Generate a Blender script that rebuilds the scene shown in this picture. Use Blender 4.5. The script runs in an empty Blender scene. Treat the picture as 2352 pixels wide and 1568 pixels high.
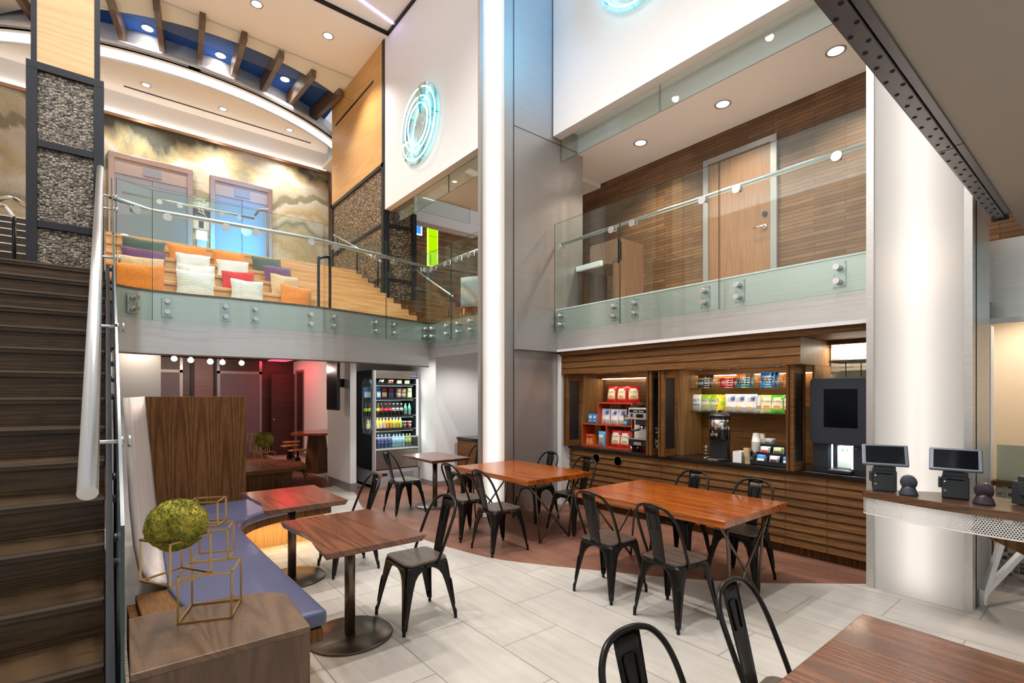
import bpy, bmesh, math, random
from mathutils import Vector, Matrix, noise
random.seed(7)
S = bpy.context.scene
C = S.collection
PI = math.pi
R = math.radians

# ------------------------------------------------------------------ camera
cd = bpy.data.cameras.new('camera')
cam = bpy.data.objects.new('camera', cd)
C.objects.link(cam)
cam.location = (0, 0, 1.68)
cam.rotation_euler = (PI/2, 0, -R(38.94))
cd.sensor_width = 36
cd.lens = 17.674
cd.shift_y = 0.0519
cd.clip_start = 0.02
S.camera = cam

# ------------------------------------------------------------------ exposure, world
S.view_settings.view_transform = 'Standard'
S.view_settings.look = 'None'
S.view_settings.gamma = 1
S.view_settings.use_curve_mapping = False
S.view_settings.exposure = 0.25
w = bpy.data.worlds.new('world'); S.world = w; w.use_nodes = True
w.node_tree.nodes['Background'].inputs[0].default_value = (.96, 0.97, 1.0, 1)
w.node_tree.nodes['Background'].inputs[1].default_value = 0.55
cy = S.cycles
cy.max_bounces = 7; cy.diffuse_bounces = 4; cy.glossy_bounces = 3
cy.transmission_bounces = 4; cy.transparent_max_bounces = 16
cy.caustics_reflective = False; cy.caustics_refractive = False
cy.sample_clamp_indirect = 4.0
cy.use_denoising = True

# ------------------------------------------------------------------ large lights
def light(kind, name, loc, energy, color=(1, 1, 1), rot=(0, 0, 0), **kw):
    l = bpy.data.lights.new(name, kind)
    l.energy = energy; l.color = color
    for k, v in kw.items(): setattr(l, k, v)
    o = bpy.data.objects.new(name, l); C.objects.link(o)
    o.location = loc; o.rotation_euler = rot
    return o
def area(name, loc, sx, sy, energy, color=(1, 1, 1), rot=(0, 0, 0)):
    return light('AREA', name, loc, energy, color, rot, shape='RECTANGLE', size=sx, size_y=sy)
WARM = (1.0, .84, .68); NEUT = (1.0, .965, .95); COOL = (.80, .90, 1.0); CYAN = (.30, .80, 1.0)

# ------------------------------------------------------------------ mesh builder
class MB:
    def __init__(s): s.v = []; s.f = []; s.sm = []
    def add(s, vs, fs, smooth=False):
        n = len(s.v); s.v += [tuple(p) for p in vs]
        s.f += [tuple(i+n for i in f) for f in fs]; s.sm += [smooth]*len(fs); return s
    def box(s, x0, x1, y0, y1, z0, z1):
        return s.add([(x0,y0,z0),(x1,y0,z0),(x1,y1,z0),(x0,y1,z0),(x0,y0,z1),(x1,y0,z1),(x1,y1,z1),(x0,y1,z1)],
                     [(3,2,1,0),(4,5,6,7),(0,1,5,4),(1,2,6,5),(2,3,7,6),(3,0,4,7)])
    def bar(s, a, b, w, h, up=(0,0,1)):
        a = Vector(a); b = Vector(b); d = (b-a).normalized(); u = Vector(up)
        if abs(d.dot(u)) > .98: u = Vector((1,0,0))
        x = d.cross(u).normalized(); z = x.cross(d)
        c = [(-w/2,-h/2),(w/2,-h/2),(w/2,h/2),(-w/2,h/2)]
        return s.add([p + x*i + z*j for p in (a,b) for i,j in c], [(0,1,2,3),(7,6,5,4),(0,4,5,1),(1,5,6,2),(2,6,7,3),(3,7,4,0)])
    def prism(s, poly, z0, z1, smooth=False):
        n = len(poly)
        ar = sum(poly[i][0]*poly[(i+1)%n][1]-poly[(i+1)%n][0]*poly[i][1] for i in range(n))
        if ar < 0: poly = poly[::-1]
        s.add([(x,y,z0) for x,y in poly]+[(x,y,z1) for x,y in poly], [tuple(range(n-1,-1,-1)), tuple(range(n,2*n))])
        m = len(s.v)-2*n
        for i in range(n):
            j = (i+1)%n; s.f.append((m+i,m+j,m+n+j,m+n+i)); s.sm.append(smooth)
        return s
    def tube(s, pts, r, seg=10, closed=False, caps=True):
        pts = [Vector(p) for p in pts]; n = len(pts)
        rr = r if isinstance(r, (list, tuple)) else [r]*n
        rings = []; prev = None
        for i, p in enumerate(pts):
            if closed: t = (pts[(i+1)%n]-pts[i-1]).normalized()
            else: t = (pts[min(i+1,n-1)]-pts[max(i-1,0)]).normalized()
            if prev is None:
                u = Vector((0,0,1)) if abs(t.z) < .9 else Vector((1,0,0))
                x = t.cross(u).normalized()
            else:
                x = (prev - t*prev.dot(t))
                x = x.normalized() if x.length > 1e-6 else t.orthogonal().normalized()
            prev = x; y = t.cross(x)
            rings.append([p + (x*math.cos(2*PI*k/seg) + y*math.sin(2*PI*k/seg))*rr[i] for k in range(seg)])
        vs = [q for ring in rings for q in ring]; fs = []
        for i in range(n if closed else n-1):
            j = (i+1)%n
            for k in range(seg):
                l = (k+1)%seg; fs.append((i*seg+k, i*seg+l, j*seg+l, j*seg+k))
        s.add(vs, fs, True)
        if caps and not closed:
            m = len(s.v)-len(vs)
            s.f.append(tuple(m+k for k in range(seg-1,-1,-1))); s.sm.append(False)
            s.f.append(tuple(m+(n-1)*seg+k for k in range(seg))); s.sm.append(False)
        return s
    def cyl(s, c, r, h, seg=24, axis=(0,0,1), r2=None):
        a = Vector(axis).normalized(); c = Vector(c)
        return s.tube([c, c+a*h], [r, r if r2 is None else r2], seg)
    def lathe(s, c, prof, seg=24, smooth=True):
        vs = []; fs = []; n = len(prof)
        for k in range(seg):
            a = 2*PI*k/seg
            for r, z in prof: vs.append((c[0]+r*math.cos(a), c[1]+r*math.sin(a), c[2]+z))
        for k in range(seg):
            l = (k+1)%seg
            for i in range(n-1): fs.append((k*n+i, l*n+i, l*n+i+1, k*n+i+1))
        s.add(vs, fs, smooth); m = len(s.v)-len(vs)
        for i, rev in ((0, True), (n-1, False)):
            if prof[i][0] > 1e-5:
                q = [m+k*n+i for k in range(seg)]
                s.f.append(tuple(q[::-1] if rev else q)); s.sm.append(False)
        return s
    def grid(s, fn, nu, nv, smooth=True, closeu=False):
        vs = [fn(i/(nu if closeu else nu-1), j/(nv-1)) for i in range(nu) for j in range(nv)]
        fs = []
        for i in range(nu if closeu else nu-1):
            k = (i+1)%nu
            for j in range(nv-1): fs.append((i*nv+j, k*nv+j, k*nv+j+1, i*nv+j+1))
        return s.add(vs, fs, smooth)
    def sphere(s, c, rx, ry=None, rz=None, nu=20, nv=12):
        ry = rx if ry is None else ry; rz = rx if rz is None else rz
        return s.lathe_s(c, rx, ry, rz, nu, nv)
    def lathe_s(s, c, rx, ry, rz, nu, nv):
        def fn(u, v):
            a = 2*PI*u; b = PI*(v-.5)
            return (c[0]+rx*math.cos(b)*math.cos(a), c[1]+ry*math.cos(b)*math.sin(a), c[2]+rz*math.sin(b))
        return s.grid(fn, nu, nv, True, True)
    def xf(s, m):
        s.v = [tuple(m @ Vector(p)) for p in s.v]; return s
    def build(s, name, mat=None, parent=None, bevel=0, seg=2, sub=0, solid=0):
        me = bpy.data.meshes.new(name)
        me.from_pydata(s.v, [], s.f)
        me.polygons.foreach_set('use_smooth', s.sm)
        me.update()
        if mat: me.materials.append(mat)
        o = bpy.data.objects.new(name, me); C.objects.link(o)
        if parent: o.parent = parent
        if solid:
            m = o.modifiers.new('s','SOLIDIFY'); m.thickness = solid; m.offset = 0
        if bevel:
            m = o.modifiers.new('b','BEVEL'); m.width = bevel; m.segments = seg; m.limit_method = 'ANGLE'; m.angle_limit = R(40)
        if sub:
            m = o.modifiers.new('u','SUBSURF'); m.levels = sub; m.render_levels = sub
        return o
def box(*a): return MB().box(*a)
def thing(name, label, cat, loc=(0,0,0), rz=0, group=None):
    o = bpy.data.objects.new(name, None); C.objects.link(o)
    o.location = loc; o.rotation_euler = (0,0,rz); o.empty_display_size = .1
    return tag(o, label, cat, group)
def tag(o, label, cat=None, group=None, kind=None):
    o['label'] = label
    if cat: o['category'] = cat
    if group: o['group'] = group
    if kind: o['kind'] = kind
    return o
def struct(name, mb, mat, label, cat, **k):
    o = mb.build(name, mat, None, **k) if isinstance(mb, MB) else mb
    o['kind'] = 'structure'; o['label'] = label; o['category'] = cat
    return o
def kids(o): return [c for c in list(o.children)]
def dup(root, loc, rz=0, label=None, group=None):
    r = root.copy(); C.objects.link(r); r.location = loc; r.rotation_euler = (0,0,rz)
    if label: r['label'] = label
    if group: r['group'] = group
    def rec(src, dst):
        for ch in kids(src):
            c = ch.copy(); C.objects.link(c); c.parent = dst; rec(ch, c)
    rec(root, r); return r
def text(name, body, size, mat, loc, rot, parent=None, ext=.0008, align='CENTER', shear=0, sx=1.0, bold=0.0):
    cu = bpy.data.curves.new(name, 'FONT'); cu.body = body; cu.size = size; cu.extrude = ext
    cu.align_x = align; cu.align_y = 'CENTER'; cu.shear = shear; cu.resolution_u = 2; cu.offset = bold
    t = bpy.data.objects.new(name, cu); C.objects.link(t)
    bpy.context.view_layer.update()
    me = bpy.data.meshes.new_from_object(t.evaluated_get(bpy.context.evaluated_depsgraph_get()))
    bpy.data.objects.remove(t); bpy.data.curves.remove(cu)
    me.materials.clear(); me.materials.append(mat)
    o = bpy.data.objects.new(name, me); C.objects.link(o)
    o.location = loc; o.rotation_euler = rot; o.scale = (sx,1,1)
    if parent: o.parent = parent
    return o
FACE_NX = (PI/2, 0, -PI/2)   # lettering on a face that looks towards -X
FACE_NY = (PI/2, 0, 0)       # lettering on a face that looks towards -Y
def arc(cx, cy, r, a0, a1, n):
    return [(cx+r*math.cos(R(a0+(a1-a0)*i/(n-1))), cy+r*math.sin(R(a0+(a1-a0)*i/(n-1)))) for i in range(n)]
def bez(pts, n=12):
    "Catmull-Rom through the points"
    P = [Vector(p) for p in pts]; P = [P[0]*2-P[1]] + P + [P[-1]*2-P[-2]]; out = []
    for i in range(1, len(P)-2):
        for k in range(n):
            t = k/n; a, b, c, d = P[i-1], P[i], P[i+1], P[i+2]
            out.append(.5*((2*b)+(c-a)*t+(2*a-5*b+4*c-d)*t*t+(3*b-a-3*c+d)*t**3))
    out.append(P[-2]); return out

# ------------------------------------------------------------------ materials
def nmat(name):
    m = bpy.data.materials.new(name); m.use_nodes = True
    return m, m.node_tree.nodes, m.node_tree.links, m.node_tree.nodes['Principled BSDF']
def mat(name, col, rough=.5, metal=0, emit=None, es=0, coat=0, spec=None, alpha=1, bump=0, bscale=40, trans=0):
    m, N, L, b = nmat(name)
    b.inputs['Base Color'].default_value = (*col, 1); b.inputs['Roughness'].default_value = rough
    b.inputs['Metallic'].default_value = metal; b.inputs['Coat Weight'].default_value = coat
    b.inputs['Coat Roughness'].default_value = .08; b.inputs['Alpha'].default_value = alpha
    if spec is not None: b.inputs['Specular IOR Level'].default_value = spec
    if trans: b.inputs['Transmission Weight'].default_value = trans
    if emit: b.inputs['Emission Color'].default_value = (*emit, 1); b.inputs['Emission Strength'].default_value = es
    if bump:
        no = N.new('ShaderNodeTexNoise'); no.inputs['Scale'].default_value = bscale; no.inputs['Detail'].default_value = 3
        tc = N.new('ShaderNodeTexCoord'); L.new(tc.outputs['Object'], no.inputs['Vector'])
        bp = N.new('ShaderNodeBump'); bp.inputs['Strength'].default_value = bump; bp.inputs['Distance'].default_value = .01
        L.new(no.outputs['Fac'], bp.inputs['Height']); L.new(bp.outputs['Normal'], b.inputs['Normal'])
    return m
def ramp(N, stops):
    r = N.new('ShaderNodeValToRGB'); e = r.color_ramp.elements
    while len(e) < len(stops): e.new(.5)
    for i, (p, c) in enumerate(stops): e[i].position = p; e[i].color = (*c, 1)
    return r
def mapping(N, L, scale=(1,1,1), rot=(0,0,0), loc=(0,0,0), coord='Object'):
    tc = N.new('ShaderNodeTexCoord'); mp = N.new('ShaderNodeMapping')
    mp.inputs['Scale'].default_value = scale; mp.inputs['Rotation'].default_value = rot; mp.inputs['Location'].default_value = loc
    L.new(tc.outputs[coord], mp.inputs['Vector']); return mp
def wood(name, dark, mid, light_, axis='x', scale=1.0, rough=.45, coat=0, cathedral=1.0, bump=.15, spec=None, plank=.24, across=None):
    "flat sawn timber: fine pores along axis, and on every plank nested arches of growth rings"
    m, N, L, b = nmat(name); dark = tuple(d*.6+c*.4 for d,c in zip(dark,mid))
    def M(op, *a):
        n = N.new('ShaderNodeMath'); n.operation = op
        for k, v in enumerate(a):
            if isinstance(v, (int,float)): n.inputs[k].default_value = v
            else: L.new(v, n.inputs[k])
        return n.outputs[0]
    tc = N.new('ShaderNodeTexCoord'); sp = N.new('ShaderNodeSeparateXYZ'); L.new(tc.outputs['Object'], sp.inputs[0])
    o = sp.outputs; al = o['xyz'.index(axis)]
    oth = [k for k in range(3) if 'xyz'[k] != axis]
    ac = M('ADD', o[oth[0]], o[oth[1]]) if across is None else o['xyz'.index(across)]
    st = {'x': (.06,1,1), 'y': (1,.06,1), 'z': (1,1,.06)}[axis]
    mp = N.new('ShaderNodeMapping'); mp.inputs['Scale'].default_value = tuple(v*scale for v in st); L.new(tc.outputs['Object'], mp.inputs[0])
    nz = N.new('ShaderNodeTexNoise'); nz.inputs['Scale'].default_value = 5; nz.inputs['Detail'].default_value = 2; L.new(mp.outputs[0], nz.inputs['Vector'])
    q = M('DIVIDE', ac, plank); fl = M('FLOOR', q); p = M('SUBTRACT', M('SUBTRACT', q, fl), .5)
    wn = N.new('ShaderNodeTexWhiteNoise'); wn.noise_dimensions = '1D'; L.new(fl, wn.inputs['W']); rnd = wn.outputs['Value']
    p = M('ADD', p, M('MULTIPLY', M('SUBTRACT', rnd, .5), .5))
    ph = M('ADD', M('ADD', M('MULTIPLY', al, 7*scale), M('MULTIPLY', M('MULTIPLY', p, p), 62*cathedral)), M('ADD', M('MULTIPLY', nz.outputs['Fac'], 9), M('MULTIPLY', rnd, 40)))
    ring = M('POWER', M('MULTIPLY_ADD', M('SINE', ph), .5, .5), 2.2)
    n2 = N.new('ShaderNodeTexNoise'); n2.inputs['Scale'].default_value = 130; n2.inputs['Detail'].default_value = 3; L.new(mp.outputs[0], n2.inputs['Vector'])
    n3 = N.new('ShaderNodeTexNoise'); n3.inputs['Scale'].default_value = 2.2; L.new(mp.outputs[0], n3.inputs['Vector'])
    v = M('ADD', M('MULTIPLY_ADD', ring, -.27, .25), M('ADD', M('MULTIPLY', n2.outputs['Fac'], .65), M('ADD', M('MULTIPLY', n3.outputs['Fac'], .35), M('MULTIPLY', rnd, .12))))
    r = ramp(N, [(.42, dark), (.70, mid), (1.0, light_)]); L.new(v, r.inputs['Fac'])
    L.new(r.outputs['Color'], b.inputs['Base Color'])
    b.inputs['Roughness'].default_value = rough; b.inputs['Coat Weight'].default_value = coat; b.inputs['Coat Roughness'].default_value = .12
    if spec is not None: b.inputs['Specular IOR Level'].default_value = spec
    if bump:
        bp = N.new('ShaderNodeBump'); bp.inputs['Strength'].default_value = bump; bp.inputs['Distance'].default_value = .003
        L.new(v, bp.inputs['Height']); L.new(bp.outputs['Normal'], b.inputs['Normal'])
    return m
def glassmat(name, tint=(.965,.99,.98), refl=1.0):
    "thin sheet glass: clear with a Fresnel reflection from both of its faces"
    m, N, L, b = nmat(name); N.remove(b); out = N['Material Output']
    tr = N.new('ShaderNodeBsdfTransparent'); tr.inputs['Color'].default_value = (*tint, 1)
    gl = N.new('ShaderNodeBsdfGlossy'); gl.inputs['Roughness'].default_value = .0; gl.inputs['Color'].default_value = (.93,1,.98,1)
    fr = N.new('ShaderNodeFresnel'); ge = N.new('ShaderNodeNewGeometry')
    io = N.new('ShaderNodeMapRange'); io.inputs['To Min'].default_value = 1.45; io.inputs['To Max'].default_value = 1/1.45; L.new(ge.outputs['Backfacing'], io.inputs['Value']); L.new(io.outputs[0], fr.inputs['IOR'])
    mu = N.new('ShaderNodeMath'); mu.operation = 'MULTIPLY'; mu.inputs[1].default_value = refl; L.new(fr.outputs[0], mu.inputs[0])
    mx = N.new('ShaderNodeMixShader'); L.new(mu.outputs[0], mx.inputs['Fac']); L.new(tr.outputs[0], mx.inputs[1]); L.new(gl.outputs[0], mx.inputs[2])
    L.new(mx.outputs[0], out.inputs['Surface']); return m
def emis(name, col, s):
    m, N, L, b = nmat(name); N.remove(b)
    e = N.new('ShaderNodeEmission'); e.inputs['Color'].default_value = (*col, 1); e.inputs['Strength'].default_value = s
    L.new(e.outputs[0], N['Material Output'].inputs['Surface']); return m
def diffuser(name, col, t=.75):
    "opal acrylic: lets the tube behind it shine through as a soft glow"
    m, N, L, b = nmat(name); N.remove(b)
    tl = N.new('ShaderNodeBsdfTranslucent'); tl.inputs['Color'].default_value = (*col, 1)
    df = N.new('ShaderNodeBsdfDiffuse'); df.inputs['Color'].default_value = (*col, 1)
    mx = N.new('ShaderNodeMixShader'); mx.inputs['Fac'].default_value = t; L.new(df.outputs[0], mx.inputs[1]); L.new(tl.outputs[0], mx.inputs[2])
    L.new(mx.outputs[0], N['Material Output'].inputs['Surface']); return m
def bricks(name, c1, c2, mortar, bw, bh, ms, order='yx', off=.5, rough=.4, grain=.25, grain_axis='x', noise_scale=3.0, bump=.2, spec=None, coords=None, bias=0):
    "planks or tiles; order gives which object axes run along and across the tile"
    m, N, L, b = nmat(name)
    tc = N.new('ShaderNodeTexCoord'); sp = N.new('ShaderNodeSeparateXYZ'); L.new(tc.outputs['Object'], sp.inputs[0])
    cb = N.new('ShaderNodeCombineXYZ'); ix = {'x':0,'y':1,'z':2}
    L.new(sp.outputs[ix[order[0]]], cb.inputs[0]); L.new(sp.outputs[ix[order[1]]], cb.inputs[1])
    ad = N.new('ShaderNodeVectorMath'); ad.operation = 'ADD'; ad.inputs[1].default_value = coords or (0,0,0); L.new(cb.outputs[0], ad.inputs[0])
    br = N.new('ShaderNodeTexBrick'); br.offset = off; br.squash = 1
    br.inputs['Scale'].default_value = 1; br.inputs['Brick Width'].default_value = bw; br.inputs['Row Height'].default_value = bh
    br.inputs['Mortar Size'].default_value = ms; br.inputs['Mortar Smooth'].default_value = .1; br.inputs['Bias'].default_value = bias
    br.inputs['Color1'].default_value = (*c1,1); br.inputs['Color2'].default_value = (*c2,1); br.inputs['Mortar'].default_value = (*mortar,1)
    L.new(ad.outputs[0], br.inputs['Vector'])
    mp = N.new('ShaderNodeMapping'); mp.inputs['Scale'].default_value = (.12,1,1); L.new(ad.outputs[0], mp.inputs['Vector'])
    no = N.new('ShaderNodeTexNoise'); no.inputs['Scale'].default_value = noise_scale*8; no.inputs['Detail'].default_value = 4; no.inputs['Distortion'].default_value = .6; L.new(mp.outputs[0], no.inputs['Vector'])
    n2 = N.new('ShaderNodeTexNoise'); n2.inputs['Scale'].default_value = noise_scale; n2.inputs['Detail'].default_value = 2; L.new(ad.outputs[0], n2.inputs['Vector'])
    sm = N.new('ShaderNodeMath'); sm.operation = 'ADD'; L.new(no.outputs['Fac'], sm.inputs[0]); L.new(n2.outputs['Fac'], sm.inputs[1])
    mr = N.new('ShaderNodeMapRange'); mr.inputs['From Min'].default_value = .7; mr.inputs['From Max'].default_value = 1.3
    mr.inputs['To Min'].default_value = 1-grain; mr.inputs['To Max'].default_value = 1+grain; L.new(sm.outputs[0], mr.inputs['Value'])
    mx = N.new('ShaderNodeVectorMath'); mx.operation = 'SCALE'; L.new(br.outputs['Color'], mx.inputs[0]); L.new(mr.outputs[0], mx.inputs['Scale'])
    L.new(mx.outputs[0], b.inputs['Base Color']); b.inputs['Roughness'].default_value = rough
    if spec is not None: b.inputs['Specular IOR Level'].default_value = spec
    bp = N.new('ShaderNodeBump'); bp.invert = True; bp.inputs['Strength'].default_value = bump; bp.inputs['Distance'].default_value = .004
    L.new(br.outputs['Fac'], bp.inputs['Height']); L.new(bp.outputs['Normal'], b.inputs['Normal'])
    return m

WHITE = mat('white_paint', (.80,.785,.765), .6)
CEIL = mat('ceiling_paint', (.88,.87,.86), .8, spec=.2)
BEIGE = mat('beige_paint', (.74,.62,.46), .7)
TAUPE = mat('taupe_paint', (.36,.29,.225), .6)
NAVY = mat('navy_paint', (.008,.012,.05), .6)
BLUE = mat('blue_felt_ceiling', (.02,.09,.36), .9, bump=.3, bscale=90)
BLACK = mat('black_metal', (.012,.012,.014), .4, .6)
IRON = mat('dark_iron', (.02,.021,.026), .5, .5)
GUNM = mat('gunmetal_chair', (.022,.019,.016), .27, .75, bump=.06, bscale=60)
DKMETAL = mat('bronzed_steel', (.15,.115,.085), .32, .9)
STEEL = mat('satin_steel', (.62,.62,.61), .3, .95)
CHROME = mat('polished_steel', (.78,.77,.75), .14, 1)
PLASTIC = mat('black_plastic', (.014,.015,.018), .35)
GREYPL = mat('charcoal_plastic', (.035,.037,.045), .4)
SCREEN = mat('dark_screen', (.003,.004,.006), .12, spec=.15)
GLASS = glassmat('clear_glass')
GLASS_G = glassmat('green_glass', (.93,.985,.965))
GLASS_D = glassmat('smoked_clear_plastic', (.72,.71,.67), .8)
GREYM = mat('grey_metal_frame', (.30,.29,.29), .4, .4)
LENS = emis('lamp_lens', (1,.93,.82), 14)
TUBE = emis('tube_light', (1,.93,.86), 11)
NEON = emis('neon_tube', (.28,.86,1.0), 8)
OPAL = diffuser('opal_acrylic', (.97,.95,.92))

GLASS_E = mat('glass_edge', (.03,.06,.052), .2)
def cladding(name, base, metal, rough, streak=1.0):
    m, N, L, b = nmat(name)
    mp = mapping(N, L, (9, 9, .15)); no = N.new('ShaderNodeTexNoise'); no.inputs['Scale'].default_value = 1.0; no.inputs['Detail'].default_value = 2
    L.new(mp.outputs[0], no.inputs['Vector'])
    mp2 = mapping(N, L, (2, 2, 300)); n2 = N.new('ShaderNodeTexNoise'); n2.inputs['Scale'].default_value = 1.0; L.new(mp2.outputs[0], n2.inputs['Vector'])
    mr = N.new('ShaderNodeMapRange'); mr.inputs['To Min'].default_value = rough-.08*streak; mr.inputs['To Max'].default_value = rough+.1*streak; L.new(no.outputs['Fac'], mr.inputs['Value'])
    L.new(mr.outputs[0], b.inputs['Roughness'])
    r = ramp(N, [(.3, tuple(c*.9 for c in base)), (.7, tuple(min(1,c*1.06) for c in base))]); L.new(n2.outputs['Fac'], r.inputs['Fac'])
    L.new(r.outputs['Color'], b.inputs['Base Color']); b.inputs['Metallic'].default_value = metal
    return m
FASCIA = cladding('brushed_steel_cladding', (.66,.64,.61), .85, .36)
GREYCLAD = cladding('grey_metal_cladding', (.40,.38,.36), .6, .38)

FLOOR = bricks('stone_look_floor_tile', (.60,.55,.49), (.50,.455,.40), (.28,.25,.22), .96, .505, .004, 'yx', .5, .38, .12, coords=(-.245,-.035,0), noise_scale=2.2, bump=.05, bias=-.1)
FLOORB = bricks('brown_plank_tile', (.27,.128,.086), (.205,.096,.065), (.13,.07,.05), .9, .155, .003, 'yx', .37, .42, .16, noise_scale=2.5, bump=.08, spec=.12)
WOODWALL = bricks('stacked_wood_strip_cladding', (.20,.105,.052), (.125,.064,.031), (.04,.02,.01), .85, .05, .003, 'yz', .41, .5, .22, noise_scale=3, bump=.6, spec=.25)
WOODWALLX = bricks('stacked_wood_strip_cladding_end', (.32,.16,.07), (.17,.08,.033), (.05,.026,.013), .8, .06, .0035, 'xz', .41, .5, .25, noise_scale=3, bump=.6, spec=.25)
HALLWOOD = wood('dark_red_wood_veneer', (.022,.008,.006), (.05,.017,.012), (.085,.03,.02), 'x', 1, .4, bump=.05)
MOSAIC = bricks('mosaic_tile', (.55,.5,.42), (.03,.028,.026), (.4,.38,.34), .034, .034, .003, 'xz', 0, .25, .2)
BACKSPLASH = bricks('strip_mosaic_backsplash', (.85,.82,.78), (.22,.18,.15), (.8,.78,.75), .16, .028, .003, 'yz', .37, .2, .1)

OAK_D = wood('stained_oak_counter', (.05,.020,.005), (.145,.062,.018), (.235,.112,.038), 'y', 1.0, .5, spec=.15, plank=.12, across='z')
OAK_DV = wood('stained_oak_vertical', (.12,.058,.02), (.23,.12,.045), (.31,.175,.075), 'z', 1.0, .45, spec=.25, cathedral=.6)
OAK_DARKV = wood('dark_oak_screen', (.030,.011,.003), (.12,.050,.015), (.21,.098,.033), 'z', .9, .45, spec=.15)
OAK_L = wood('light_oak_bleacher', (.50,.25,.085), (.66,.37,.15), (.78,.50,.24), 'x', 1.0, .42)
OAK_LY = wood('light_oak_panel', (.46,.23,.065), (.56,.30,.09), (.63,.36,.125), 'y', .7, .40, bump=.04, plank=.6, across='z')
OAK_LXV = wood('light_oak_panel_front', (.50,.30,.13), (.62,.40,.19), (.68,.46,.24), 'x', .7, .45, bump=.04, plank=.6, across='z')
OAK_G = wood('amber_oak_base', (.50,.26,.09), (.66,.38,.15), (.75,.48,.22), 'z', .8, .45, bump=.03)
STAIRW = wood('dark_stained_stair_oak', (.016,.010,.005), (.058,.034,.016), (.115,.068,.032), 'x', 1.0, .34, spec=.3, plank=.19, across='z')
TABLEW = wood('orange_varnished_wood', (.09,.016,.002), (.35,.072,.006), (.56,.16,.016), 'y', .8, .22, .28, .7, bump=.05)
WALNUT = wood('walnut_slab', (.045,.012,.004), (.15,.043,.014), (.27,.095,.036), 'y', 1.0, .24, .25, .8, bump=.06)
BLOCKW = wood('brown_oak_block', (.055,.028,.013), (.125,.066,.032), (.20,.112,.06), 'y', 2.0, .36, .2, bump=.2, cathedral=.5)
SEATW = wood('grey_brown_seat_wood', (.05,.036,.028), (.10,.073,.054), (.16,.12,.09), 'y', 1.3, .36, .25, bump=.06)
LITOAK = wood('oak_back_lit_tone', (.46,.37,.31), (.62,.53,.47), (.74,.66,.60), 'z', .9, .5, bump=.05)  # pale tone paints in the light grazing the oak backrest
DOORW = wood('door_veneer', (.17,.075,.03), (.25,.12,.052), (.30,.155,.075), 'z', .8, .35, bump=.02)
BEAMW = wood('walnut_beam', (.06,.03,.016), (.11,.06,.034), (.16,.09,.05), 'y', 1, .5)
LEATHER = mat('blue_leather', (.085,.09,.165), .36, coat=.15, bump=.05, bscale=120)
BRASS = mat('antique_brass', (.52,.33,.12), .33, 1, bump=.05, bscale=40)

def pebbles(name, c, scale):
    m, N, L, b = nmat(name); mp = mapping(N, L, (1,1,1.25))
    vo = N.new('ShaderNodeTexVoronoi'); vo.inputs['Scale'].default_value = scale; L.new(mp.outputs[0], vo.inputs['Vector'])
    r = ramp(N, [(.0, tuple(v*.35 for v in c)), (.5, c), (1, tuple(min(1,v*2.1) for v in c))])
    sp = N.new('ShaderNodeSeparateColor'); L.new(vo.outputs['Color'], sp.inputs[0]); L.new(sp.outputs[0], r.inputs['Fac'])
    ra = ramp(N, [(.0, (1,1,1)), (.45, (.8,.8,.8)), (.72, (.06,.05,.04))]); L.new(vo.outputs['Distance'], ra.inputs['Fac'])
    mx = N.new('ShaderNodeMix'); mx.data_type = 'RGBA'; mx.blend_type = 'MULTIPLY'; mx.inputs[0].default_value = .85
    L.new(r.outputs['Color'], mx.inputs[6]); L.new(ra.outputs['Color'], mx.inputs[7]); L.new(mx.outputs[2], b.inputs['Base Color'])
    b.inputs['Roughness'].default_value = .45; b.inputs['Specular IOR Level'].default_value = .3
    bp = N.new('ShaderNodeBump'); bp.invert = True; bp.inputs['Strength'].default_value = .7; bp.inputs['Distance'].default_value = .015
    L.new(vo.outputs['Distance'], bp.inputs['Height']); L.new(bp.outputs['Normal'], b.inputs['Normal']); return m
PEBBLE = pebbles('packed_river_pebbles', (.22,.185,.14), 42)
PEBBLE_W = pebbles('packed_brown_pebbles', (.24,.17,.10), 30)

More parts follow.
